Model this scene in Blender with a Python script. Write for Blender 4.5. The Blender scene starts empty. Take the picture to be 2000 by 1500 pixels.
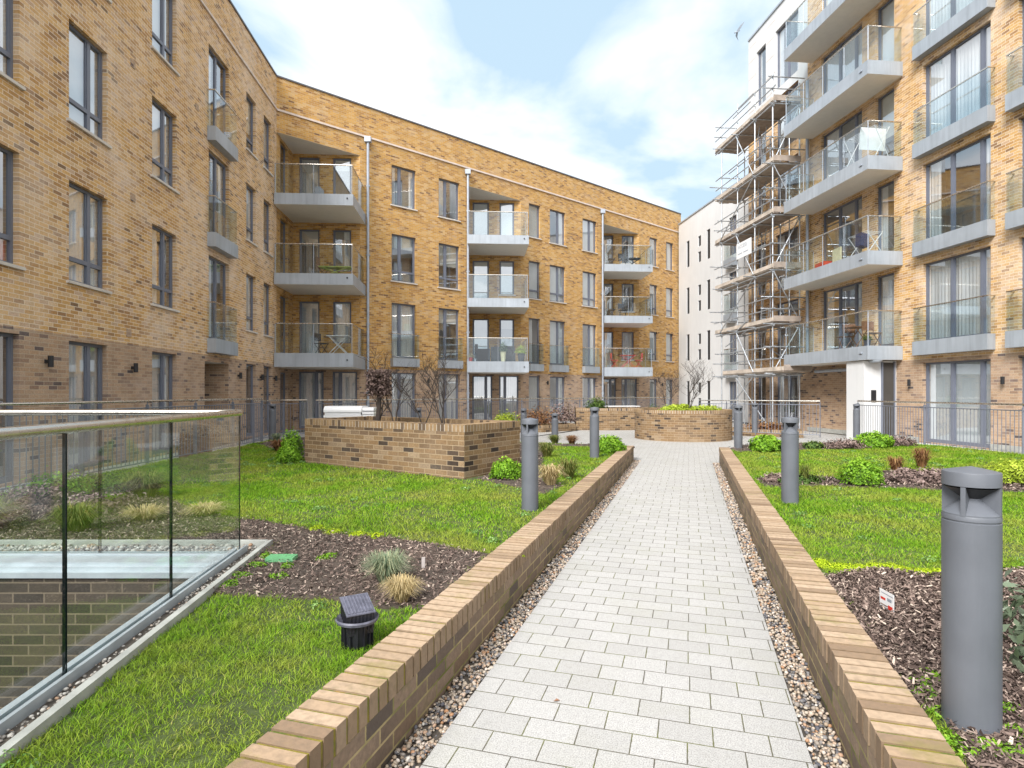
import bpy, bmesh, math, random
import numpy as np
from mathutils import Vector, Matrix
R = math.radians
random.seed(7)
rng = np.random.default_rng(11)
scene = bpy.context.scene
COL = scene.collection

# ------------------------------------------------------------------ camera
cd = bpy.data.cameras.new("camera")
cam = bpy.data.objects.new("camera", cd); COL.objects.link(cam)
CAMZ = 1.52
cam.location = (0, 0, CAMZ); cam.rotation_euler = (R(90), 0, 0)
cd.sensor_width = 36; cd.lens = 36 * 1150 / 2000; cd.shift_y = 18 / 2000
cd.clip_start = 0.05; cd.clip_end = 2000
scene.camera = cam
F = 1150.0
def PX(px, Y): return (px - 1000) / F * Y
def PZ(py, Y): return CAMZ - (py - 768) / F * Y

# ------------------------------------------------------------------ world, sun, exposure
SUN_EL, SUN_AZ = 42, -148          # azimuth from +Y towards +X
w = bpy.data.worlds.new("World"); scene.world = w; w.use_nodes = True
nt = w.node_tree; nt.nodes.clear()
def wn(t, **k):
    n = nt.nodes.new(t)
    for a, b in k.items(): setattr(n, a, b)
    return n
wo = wn('ShaderNodeOutputWorld'); bg = wn('ShaderNodeBackground'); bg.inputs[1].default_value = 0.14
sky = wn('ShaderNodeTexSky'); sky.sky_type = 'NISHITA'; sky.sun_disc = False
sky.sun_elevation = R(SUN_EL); sky.sun_rotation = R(SUN_AZ); sky.air_density = 1.0; sky.dust_density = 1.5; sky.ozone_density = 1.0
tc = wn('ShaderNodeTexCoord'); sep = wn('ShaderNodeSeparateXYZ'); nt.links.new(tc.outputs['Generated'], sep.inputs[0])
def wmath(op, a, b=None):
    m = wn('ShaderNodeMath', operation=op)
    for i, x in enumerate((a, b)):
        if x is None: continue
        if isinstance(x, (int, float)): m.inputs[i].default_value = x
        else: nt.links.new(x, m.inputs[i])
    return m.outputs[0]
zz = wmath('ADD', wmath('MAXIMUM', sep.outputs[2], 0.0), 0.28)
cmb = wn('ShaderNodeCombineXYZ')
nt.links.new(wmath('ADD', wmath('DIVIDE', sep.outputs[0], zz), -0.28), cmb.inputs[0]); nt.links.new(wmath('DIVIDE', sep.outputs[1], zz), cmb.inputs[1])
cmb.inputs[2].default_value = 3.3
n1 = wn('ShaderNodeTexNoise'); n1.inputs['Scale'].default_value = 1.9; n1.inputs['Detail'].default_value = 8; n1.inputs['Roughness'].default_value = 0.5; n1.inputs['Distortion'].default_value = 0.35
nt.links.new(cmb.outputs[0], n1.inputs['Vector'])
rp = wn('ShaderNodeValToRGB'); rp.color_ramp.elements[0].position = 0.42; rp.color_ramp.elements[1].position = 0.57
nt.links.new(n1.outputs[0], rp.inputs[0])
# whole sky is veiled: a thin milky layer over the blue, then the thick clouds
veil = wn('ShaderNodeMixRGB'); veil.inputs[0].default_value = 0.93; veil.inputs[2].default_value = (2.25, 3.0, 3.6, 1)
nt.links.new(sky.outputs[0], veil.inputs[1])
# unseen denser, brighter cloud added overhead and behind the viewer as soft fill light
m2 = wmath('MINIMUM', wmath('MAXIMUM', wmath('ADD', wmath('MULTIPLY', wmath('SUBTRACT', sep.outputs[2], 0.72), 1.6), wmath('MULTIPLY', sep.outputs[1], -1.6)), 0.0), 1.0)
cc = wn('ShaderNodeMixRGB'); cc.inputs[1].default_value = (4.6, 4.7, 4.85, 1); cc.inputs[2].default_value = (8.8, 8.8, 8.9, 1); nt.links.new(m2, cc.inputs[0])
mx = wn('ShaderNodeMixRGB'); nt.links.new(cc.outputs[0], mx.inputs[2])
nt.links.new(wmath('MAXIMUM', rp.outputs[0], m2), mx.inputs[0]); nt.links.new(veil.outputs[0], mx.inputs[1])
nt.links.new(mx.outputs[0], bg.inputs[0]); nt.links.new(bg.outputs[0], wo.inputs[0])

sl = bpy.data.lights.new("sun", 'SUN'); sl.energy = 2.9; sl.angle = R(24); sl.color = (1, 0.98, 0.955)
so = bpy.data.objects.new("sun", sl); COL.objects.link(so)
sd = Vector((math.sin(R(SUN_AZ)) * math.cos(R(SUN_EL)), math.cos(R(SUN_AZ)) * math.cos(R(SUN_EL)), math.sin(R(SUN_EL))))
so.rotation_euler = (-sd).to_track_quat('-Z', 'Y').to_euler(); so.location = (0, 0, 40)
vs = scene.view_settings; vs.view_transform = 'Standard'; vs.look = 'None'; vs.gamma = 1; vs.use_curve_mapping = False
vs.exposure = 1.0
scene.cycles.use_denoising = True
scene.cycles.max_bounces = 7; scene.cycles.diffuse_bounces = 4; scene.cycles.glossy_bounces = 3
scene.cycles.transmission_bounces = 4; scene.cycles.transparent_max_bounces = 24
scene.cycles.caustics_reflective = False; scene.cycles.caustics_refractive = False

# ------------------------------------------------------------------ materials
class NT:
    def __init__(s, name):
        s.m = bpy.data.materials.new(name); s.m.use_nodes = True; s.t = s.m.node_tree
        s.b = s.t.nodes['Principled BSDF']; s.out = s.t.nodes['Material Output']
    def n(s, t, **k):
        x = s.t.nodes.new(t)
        for a, b in k.items(): setattr(x, a, b)
        return x
    def l(s, a, b): s.t.links.new(a, b)
    def math(s, op, *a):
        m = s.n('ShaderNodeMath', operation=op)
        for i, x in enumerate(a):
            if isinstance(x, (int, float)): m.inputs[i].default_value = x
            else: s.l(x, m.inputs[i])
        return m.outputs[0]
    def noise(s, scale, detail=3, vec=None, rough=.55, dist=0.0):
        x = s.n('ShaderNodeTexNoise'); x.inputs['Scale'].default_value = scale; x.inputs['Detail'].default_value = detail
        x.inputs['Roughness'].default_value = rough; x.inputs['Distortion'].default_value = dist
        if vec is None:
            if not hasattr(s, 'tc'): s.tc = s.n('ShaderNodeTexCoord')
            vec = s.tc.outputs['Object']
        s.l(vec, x.inputs['Vector']); return x.outputs[0]
    def ramp(s, fac, stops, interp='LINEAR'):
        r = s.n('ShaderNodeValToRGB'); cr = r.color_ramp; cr.interpolation = interp
        while len(cr.elements) < len(stops): cr.elements.new(0.5)
        for e, (p, c) in zip(cr.elements, stops):
            e.position = p; e.color = (c[0], c[1], c[2], 1) if not isinstance(c, (int, float)) else (c, c, c, 1)
        s.l(fac, r.inputs[0]); return r.outputs[0]
    def mix(s, fac, a, b, mode='MIX'):
        m = s.n('ShaderNodeMixRGB', blend_type=mode)
        for i, x in enumerate((fac, a, b)):
            if isinstance(x, (int, float)): m.inputs[i].default_value = x
            elif isinstance(x, (tuple, list)): m.inputs[i].default_value = (x[0], x[1], x[2], 1)
            else: s.l(x, m.inputs[i])
        return m.outputs[0]
    def bump(s, h, strength=.5, dist=.01):
        b = s.n('ShaderNodeBump'); b.inputs['Strength'].default_value = strength; b.inputs['Distance'].default_value = dist
        s.l(h, b.inputs['Height']); s.l(b.outputs[0], s.b.inputs['Normal'])
    def base(s, c):
        if isinstance(c, (tuple, list)): s.b.inputs['Base Color'].default_value = (c[0], c[1], c[2], 1)
        else: s.l(c, s.b.inputs['Base Color'])
    def rough(s, v):
        if isinstance(v, (int, float)): s.b.inputs['Roughness'].default_value = v
        else: s.l(v, s.b.inputs['Roughness'])

def plain(name, c, rough=.5, metal=0.0, var=.12, scale=6, bump=0.0, spec=None, streak=0.0):
    t = NT(name)
    nz = t.noise(scale, 5)
    lo = tuple(x * (1 - var) for x in c); hi = tuple(min(1, x * (1 + var)) for x in c)
    cl = t.ramp(nz, [(.3, lo), (.7, hi)])
    if streak:
        mp_ = t.n('ShaderNodeMapping'); mp_.inputs['Scale'].default_value = (5, 5, .35); t.l(t.tc.outputs['Object'], mp_.inputs[0])
        cl = t.mix(t.ramp(t.noise(1.6, 6, mp_.outputs[0], .65), [(.45, 0.), (.8, streak)]), cl, tuple(x * .45 for x in c))
    t.base(cl); t.rough(t.math('ADD', t.math('MULTIPLY', nz, .15), rough - .07))
    t.b.inputs['Metallic'].default_value = metal
    if spec is not None: t.b.inputs['Specular IOR Level'].default_value = spec
    if bump: t.bump(t.noise(scale * 18, 4), bump, .004)
    return t.m

def brick_mat(name, stops, mortar, bw=.225, bh=.075, mw=.011, bleach=None, bleach_lo=.5, bleach_hi=.75, moss=None, grime=.0, rough=.88, soldier=False, bumpd=.006, top=None):
    t = NT(name)
    uv = t.n('ShaderNodeTexCoord').outputs['UV']
    sp = t.n('ShaderNodeSeparateXYZ'); t.l(uv, sp.inputs[0])
    u, v = sp.outputs[0], sp.outputs[1]
    if bw < .2 or bw > .5: pass
    vr = t.math('DIVIDE', v, bh); row = t.math('FLOOR', vr); fy = t.math('FRACT', vr)
    off = t.math('MULTIPLY', t.math('MODULO', t.math('ABSOLUTE', row), 2.0), .5)
    ur = t.math('ADD', t.math('DIVIDE', u, bw), off); col = t.math('FLOOR', ur); fx = t.math('FRACT', ur)
    wob = t.math('MULTIPLY', t.math('SUBTRACT', t.noise(60, 3, uv), .5), .05)
    mx_ = t.math('LESS_THAN', t.math('ADD', fx, wob), mw / bw); my_ = t.math('LESS_THAN', t.math('ADD', fy, wob), mw / bh)
    mort = t.math('MAXIMUM', mx_, my_)
    cv = t.n('ShaderNodeCombineXYZ'); t.l(col, cv.inputs[0]); t.l(row, cv.inputs[1])
    wn_ = t.n('ShaderNodeTexWhiteNoise', noise_dimensions='2D'); t.l(cv.outputs[0], wn_.inputs['Vector'])
    c = t.ramp(wn_.outputs['Value'], stops)
    c = t.mix(t.ramp(t.noise(38, 5, uv), [(.35, .0), (.75, .45)]), c, tuple(x * .6 for x in stops[0][1]))
    if bleach:
        f = t.ramp(t.noise(.45, 6, uv, .65, .6), [(bleach_lo, 0.), (bleach_hi, .8)])
        f2 = t.math('MULTIPLY', f, t.ramp(t.noise(26, 4, uv), [(.3, .35), (.65, 1.)]))
        c = t.mix(f2, c, bleach)
    mpn = t.n('ShaderNodeMapping'); mpn.inputs['Scale'].default_value = (2.6, .22, 1); t.l(uv, mpn.inputs[0])
    c = t.mix(t.ramp(t.noise(1.0, 5, mpn.outputs[0], .6), [(.48, 0.), (.72, .30)]), c, tuple(x * .42 for x in stops[len(stops) // 2][1]))
    if grime:
        c = t.mix(t.ramp(t.noise(1.7, 5, uv), [(.42, 0.), (.75, grime)]), c, (.05, .045, .035))
    mcol = mortar
    if moss:
        mcol = t.mix(t.ramp(t.noise(3.0, 5, uv), [(.42, .0), (.6, 1.)]), mortar, moss)
        c = t.mix(t.ramp(t.noise(2.2, 6, uv, .7), [(.55, 0.), (.75, .55)]), c, moss)
    c = t.mix(mort, c, mcol)
    t.base(c); t.rough(rough)
    h = t.math('SUBTRACT', t.math('ADD', t.math('MULTIPLY', wn_.outputs['Value'], .25), t.math('MULTIPLY', t.noise(90, 4, uv), .5)), mort)
    t.bump(h, .8, bumpd)
    return t.m

Y1 = [(0, (.10, .055, .03)), (.08, (.25, .14, .06)), (.18, (.50, .285, .085)), (.5, (.62, .38, .135)), (.8, (.67, .44, .19)), (1, (.60, .41, .24))]
M = {}
M['yellow'] = brick_mat('yellow_stock_brick', [(0, (.22, .13, .07)), (.04, (.36, .20, .095)), (.14, (.54, .29, .10)), (.4, (.67, .39, .14)), (.66, (.76, .46, .175)), (.82, (.80, .555, .31)), (.92, (.60, .38, .22)), (1, (.68, .48, .33))],
                        (.80, .68, .52), bleach=(.80, .66, .54), bleach_lo=.47, bleach_hi=.70)
M['orange'] = brick_mat('ochre_stock_brick', [(0, (.20, .10, .045)), (.07, (.42, .21, .06)), (.3, (.58, .31, .07)), (.65, (.68, .385, .10)), (.88, (.70, .46, .21)), (1, (.46, .27, .12))],
                        (.50, .38, .24), bleach=(.62, .50, .42), bleach_lo=.58, bleach_hi=.80)
M['gfbrick'] = brick_mat('buff_multi_brick', [(0, (.08, .065, .065)), (.06, (.19, .13, .11)), (.14, (.42, .28, .18)), (.6, (.56, .385, .25)), (.85, (.50, .32, .19)), (1, (.33, .21, .14))],
                         (.50, .40, .30), bleach=(.56, .46, .42), bleach_lo=.52, bleach_hi=.78)
M['planter'] = brick_mat('planter_brick', [(0, (.03, .02, .016)), (.09, (.075, .05, .035)), (.16, (.17, .105, .055)), (.5, (.29, .185, .09)), (.8, (.25, .15, .07)), (.92, (.36, .26, .16)), (1, (.15, .09, .05))],
                         (.36, .27, .17), bleach=(.34, .265, .19), bleach_lo=.5, bleach_hi=.8)
M['pathwall'] = brick_mat('path_wall_brick', [(0, (.10, .075, .06)), (.15, (.17, .12, .085)), (.5, (.24, .165, .11)), (.8, (.31, .22, .15)), (1, (.20, .13, .08))],
                          (.40, .31, .16), moss=(.12, .13, .02), grime=.4)
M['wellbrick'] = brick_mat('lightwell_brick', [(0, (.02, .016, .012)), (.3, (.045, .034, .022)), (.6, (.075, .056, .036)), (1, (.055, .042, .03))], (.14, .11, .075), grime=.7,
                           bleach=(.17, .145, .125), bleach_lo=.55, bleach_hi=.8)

def cap_mat(name, base, moss_amt=.55, lo=.3, side=0.0):
    t = NT(name)
    at = t.n('ShaderNodeAttribute'); at.attribute_name = 'rnd'
    c = t.ramp(at.outputs['Fac'], base)
    c = t.mix(t.ramp(t.noise(30, 5), [(.4, 0.), (.8, .5)]), c, (.12, .09, .06))
    c = t.mix(t.ramp(t.noise(2.6, 6, rough=.7), [(.55, 0.), (.74, moss_amt)]), c, (.19, .17, .03))
    if side:     # upright faces mix towards dark brown, level tops keep the paler brick colour
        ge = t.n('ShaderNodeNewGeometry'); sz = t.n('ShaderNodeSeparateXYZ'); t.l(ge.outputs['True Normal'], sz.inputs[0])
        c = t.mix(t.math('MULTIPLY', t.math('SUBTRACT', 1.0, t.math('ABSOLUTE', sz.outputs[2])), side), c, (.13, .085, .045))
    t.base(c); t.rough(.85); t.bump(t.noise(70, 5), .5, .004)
    return t.m
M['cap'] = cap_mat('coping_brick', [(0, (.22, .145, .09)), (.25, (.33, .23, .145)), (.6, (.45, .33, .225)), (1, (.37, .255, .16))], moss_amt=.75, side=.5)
def moss_mat():
    t = NT('mossy_mortar')
    c = t.ramp(t.noise(5.0, 5), [(.35, (.10, .07, .03)), (.5, (.22, .18, .02)), (.6, (.08, .11, .015)), (.72, (.34, .19, .025))])
    t.base(c); t.rough(.95); t.bump(t.noise(150, 4), .8, .006); return t.m
M['moss'] = moss_mat()

def paver_mat():
    t = NT('pale_block_paving')
    uv = t.n('ShaderNodeTexCoord').outputs['UV']
    sp = t.n('ShaderNodeSeparateXYZ'); t.l(uv, sp.inputs[0]); bw, bh, mw = .235, .157, .0055
    vr = t.math('DIVIDE', sp.outputs[1], bh); row = t.math('FLOOR', vr); fy = t.math('FRACT', vr)
    rw = t.n('ShaderNodeTexWhiteNoise', noise_dimensions='1D'); t.l(row, rw.inputs['W'])
    off = t.math('ADD', t.math('MULTIPLY', t.math('MODULO', t.math('ABSOLUTE', row), 2.0), .5), t.math('MULTIPLY', rw.outputs['Value'], .10))
    ur = t.math('ADD', t.math('DIVIDE', sp.outputs[0], bw), off); col = t.math('FLOOR', ur); fx = t.math('FRACT', ur)
    wob = t.math('MULTIPLY', t.math('SUBTRACT', t.noise(45, 4, uv), .5), .03)
    mort = t.math('MAXIMUM', t.math('LESS_THAN', t.math('ADD', fx, wob), mw / bw), t.math('LESS_THAN', t.math('ADD', fy, wob), mw / bh))
    cv = t.n('ShaderNodeCombineXYZ'); t.l(col, cv.inputs[0]); t.l(row, cv.inputs[1])
    wn_ = t.n('ShaderNodeTexWhiteNoise', noise_dimensions='2D'); t.l(cv.outputs[0], wn_.inputs['Vector'])
    c = t.ramp(wn_.outputs['Value'], [(0, (.415, .403, .385)), (.5, (.445, .433, .415)), (1, (.475, .462, .445))])
    c = t.mix(t.ramp(t.noise(170, 3, uv), [(.38, .75), (.56, 0.)]), c, (.20, .195, .185))
    c = t.mix(t.ramp(t.noise(34, 5, uv), [(.45, 0.), (.75, .35)]), c, (.25, .245, .23))
    c = t.mix(t.ramp(t.noise(1.6, 6, uv, .7), [(.50, 0.), (.78, .35)]), c, (.31, .305, .235))
    c = t.mix(t.ramp(t.noise(6, 6, uv, .7), [(.58, 0.), (.8, .35)]), c, (.23, .22, .20))
    jc = t.mix(t.ramp(t.noise(3.5, 4, uv), [(.45, 0.), (.6, 1.)]), (.09, .08, .06), (.12, .125, .04))
    t.base(t.mix(mort, c, jc)); t.rough(.9)
    t.bump(t.math('SUBTRACT', t.math('MULTIPLY', t.noise(160, 4, uv), .3), mort), .7, .006)
    return t.m
M['paver'] = paver_mat()
M['ground'] = plain('ground_dark', (.16, .15, .13), .95, scale=2)
M['terrace'] = plain('terrace_slab', (.46, .44, .40), .85, scale=4, bump=.2)
M['frame'] = plain('grey_window_frame', (.155, .17, .215), .45, var=.05)
M['frame_lt'] = plain('grey_panel', (.27, .30, .345), .42, var=.08, scale=1.2)
M['fascia'] = plain('metal_fascia', (.36, .395, .435), .42, metal=.15, var=.12, scale=1.0, streak=.45)
M['soffit'] = plain('balcony_soffit', (.80, .76, .68), .8, var=.03)
M['render'] = plain('white_render', (.62, .62, .615), .9, var=.04, scale=.6, streak=.12)
M['sill'] = plain('concrete_sill', (.60, .555, .50), .85, var=.1)
M['coping'] = plain('dark_coping', (.10, .095, .10), .5)
M['string'] = plain('string_course_stone', (.66, .56, .49), .85)
M['steel'] = plain('brushed_steel', (.62, .58, .52), .27, metal=1.0, var=.08, scale=14)
M['galv'] = plain('galvanised_tube', (.50, .53, .56), .42, metal=.75, var=.25, scale=9)
M['railgrey'] = plain('rail_grey_paint', (.17, .185, .225), .45, metal=.1)
M['pipe'] = plain('downpipe_grey', (.36, .40, .46), .4, metal=.2)
M['bollard'] = plain('bollard_grey_paint', (.113, .121, .138), .5, var=.10, scale=4, bump=.05, streak=.35)
M['dark'] = plain('near_black', (.012, .012, .014), .5)
M['blackplastic'] = plain('black_plastic', (.014, .014, .018), .38, var=.3, scale=20)
M['blackplastic_lt'] = plain('scuffed_black_plastic', (.10, .10, .13), .5, var=.35, scale=30)
M['white'] = plain('white_plastic', (.78, .78, .78), .35, var=.02)
M['board'] = plain('scaffold_board', (.50, .43, .36), .85, var=.25, scale=3)
M['board2'] = plain('weathered_board', (.34, .28, .235), .85, var=.3, scale=3)
M['wood'] = plain('brown_wood', (.20, .10, .055), .6, var=.3, scale=9)
M['stake'] = plain('grey_wood', (.36, .32, .30), .85, var=.2, scale=20)
M['red'] = plain('red_paint', (.60, .045, .03), .4)
M['limefab'] = plain('lime_fabric', (.42, .48, .10), .8)
M['darkfab'] = plain('charcoal_rattan', (.035, .035, .04), .7)
M['cream'] = plain('cream_board', (.70, .62, .40), .7)
M['navy'] = plain('navy_cloth', (.03, .045, .12), .85)
M['interior'] = plain('room_interior', (.30, .275, .25), .9, scale=.6, var=.4)
M['interior_dk'] = plain('room_interior_dark', (.05, .045, .04), .9, scale=.6, var=.4)
M['concrete'] = plain('pale_concrete', (.36, .36, .33), .9, var=.2, scale=7, bump=.3)
M['leafblock'] = plain('glazed_ledge', (.42, .47, .50), .35, metal=.3)
M['soil'] = plain('soil', (.075, .055, .042), .98, var=.4, scale=12, bump=.6)
M['lawnbase'] = plain('lawn_soil', (.055, .075, .018), .98, var=.5, scale=7)
M['gravelbase'] = plain('gravel_bed', (.09, .075, .06), .98, var=.4, scale=30)
M['bark'] = plain('tree_bark', (.045, .034, .027), .9, var=.4, scale=20)
M['green_lid'] = plain('green_plastic', (.14, .36, .17), .5, var=.12, scale=14)

def curtain_mat(name, c, fold=60):
    t = NT(name); t.base(t.ramp(t.noise(3, 2), [(.3, tuple(x * .9 for x in c)), (.7, c)])); t.rough(.9)
    t.b.inputs['Sheen Weight'].default_value = .1
    return t.m
M['curtain'] = curtain_mat('white_curtain', (.86, .87, .86))
M['curtain2'] = curtain_mat('grey_curtain', (.62, .63, .61))
M['blind'] = curtain_mat('pale_blind', (.66, .65, .57))
M['blind2'] = curtain_mat('blue_grey_blind', (.74, .80, .82))
M['redcurtain'] = curtain_mat('red_cloth', (.55, .05, .05))

def glass_mat(name, tint, k=1.0, base_r=.06):
    t = NT(name); t.t.nodes.remove(t.b)
    tr = t.n('ShaderNodeBsdfTransparent'); tr.inputs[0].default_value = (*tint, 1)
    gl = t.n('ShaderNodeBsdfGlossy'); gl.inputs['Roughness'].default_value = .02; gl.inputs[0].default_value = (.95, .97, 1, 1)
    ge = t.n('ShaderNodeNewGeometry'); dp = t.n('ShaderNodeVectorMath', operation='DOT_PRODUCT')
    t.l(ge.outputs['Incoming'], dp.inputs[0]); t.l(ge.outputs['Normal'], dp.inputs[1])
    sch = t.math('POWER', t.math('SUBTRACT', 1.0, t.math('MINIMUM', t.math('ABSOLUTE', dp.outputs['Value']), 1.0)), 5.0)
    f = t.math('MINIMUM', t.math('ADD', t.math('MULTIPLY', sch, .96), base_r + .04 * k), 1.0)
    ms = t.n('ShaderNodeMixShader'); t.l(f, ms.inputs[0]); t.l(tr.outputs[0], ms.inputs[1]); t.l(gl.outputs[0], ms.inputs[2])
    t.l(ms.outputs[0], t.out.inputs[0]); return t.m
M['pane'] = glass_mat('window_glass', (.95, .97, .98), 1.9, .27)
M['clear'] = glass_mat('balustrade_glass', (.90, .94, .95), 1.3, .0)
M['nearglass'] = glass_mat('lightwell_glass', (.95, .972, .965), 1.0, .0)

def attr_mat(name, stops, rough=.8, nscale=1.2, yellow=None, trans=0.0):
    t = NT(name)
    at = t.n('ShaderNodeAttribute'); at.attribute_name = 'rnd'
    c = t.ramp(at.outputs['Fac'], stops)
    if yellow:
        c = t.mix(t.ramp(t.noise(nscale, 5, rough=.65), [(.42, 0.), (.66, .7)]), c, yellow)
    t.base(c); t.rough(rough); t.b.inputs['Specular IOR Level'].default_value = .25
    if trans:
        d = t.n('ShaderNodeBsdfTranslucent'); t.l(c, d.inputs[0]) if not isinstance(c, tuple) else None
        ms = t.n('ShaderNodeMixShader'); ms.inputs[0].default_value = trans
        t.l(t.b.outputs[0], ms.inputs[1]); t.l(d.outputs[0], ms.inputs[2]); t.l(ms.outputs[0], t.out.inputs[0])
    return t.m
M['grass'] = attr_mat('lawn_grass', [(0, (.065, .16, .008)), (.45, (.165, .34, .014)), (.78, (.30, .47, .025)), (.9, (.42, .45, .09)), (1, (.50, .42, .20))], yellow=(.37, .36, .07), nscale=1.4, trans=.3)
M['mulch'] = attr_mat('bark_mulch', [(0, (.03, .02, .017)), (.3, (.10, .07, .058)), (.62, (.28, .205, .17)), (1, (.66, .55, .44))], .95)
M['gravel'] = attr_mat('river_pebbles', [(0, (.08, .08, .095)), (.22, (.20, .19, .185)), (.45, (.36, .28, .20)), (.7, (.46, .40, .33)), (.85, (.36, .19, .095)), (1, (.66, .62, .56))], .6)
M['palegravel'] = attr_mat('pale_pebbles', [(0, (.12, .11, .10)), (.3, (.30, .27, .24)), (.7, (.48, .45, .41)), (1, (.30, .18, .11))], .7)
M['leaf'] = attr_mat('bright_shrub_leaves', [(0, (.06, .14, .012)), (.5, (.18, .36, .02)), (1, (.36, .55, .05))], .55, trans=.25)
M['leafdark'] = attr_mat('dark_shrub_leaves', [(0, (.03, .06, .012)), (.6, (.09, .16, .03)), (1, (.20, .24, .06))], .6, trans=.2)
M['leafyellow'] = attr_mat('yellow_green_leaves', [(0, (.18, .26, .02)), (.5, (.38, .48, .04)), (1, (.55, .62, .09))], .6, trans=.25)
M['heather'] = attr_mat('purple_brown_leaves', [(0, (.07, .045, .04)), (.5, (.20, .14, .12)), (.85, (.34, .25, .23)), (1, (.16, .20, .07))], .8)
M['sage'] = attr_mat('sage_leaves', [(0, (.07, .10, .05)), (.6, (.20, .25, .17)), (1, (.38, .42, .34))], .7, trans=.15)
M['blue_grass'] = attr_mat('blue_grey_grass', [(0, (.10, .15, .08)), (.5, (.24, .30, .19)), (.8, (.40, .42, .25)), (1, (.55, .48, .28))], .8, trans=.2)
M['straw'] = attr_mat('straw_grass', [(0, (.25, .20, .09)), (.5, (.52, .40, .20)), (1, (.66, .54, .32))], .8, trans=.2)
M['olive_grass'] = attr_mat('olive_grass', [(0, (.05, .08, .015)), (.5, (.15, .19, .04)), (.85, (.30, .27, .08)), (1, (.38, .22, .08))], .8, trans=.2)
M['rust'] = attr_mat('russet_leaves', [(0, (.10, .04, .025)), (.5, (.25, .12, .05)), (1, (.38, .24, .10))], .8, trans=.15)
M['cloverleaf'] = attr_mat('clover_leaves', [(0, (.07, .17, .03)), (.6, (.20, .34, .09)), (1, (.42, .52, .26))], .7, trans=.2)
M['limemoss'] = attr_mat('lime_moss', [(0, (.22, .32, .01)), (.5, (.42, .55, .02)), (1, (.60, .66, .05))], .9, trans=.2)

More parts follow.
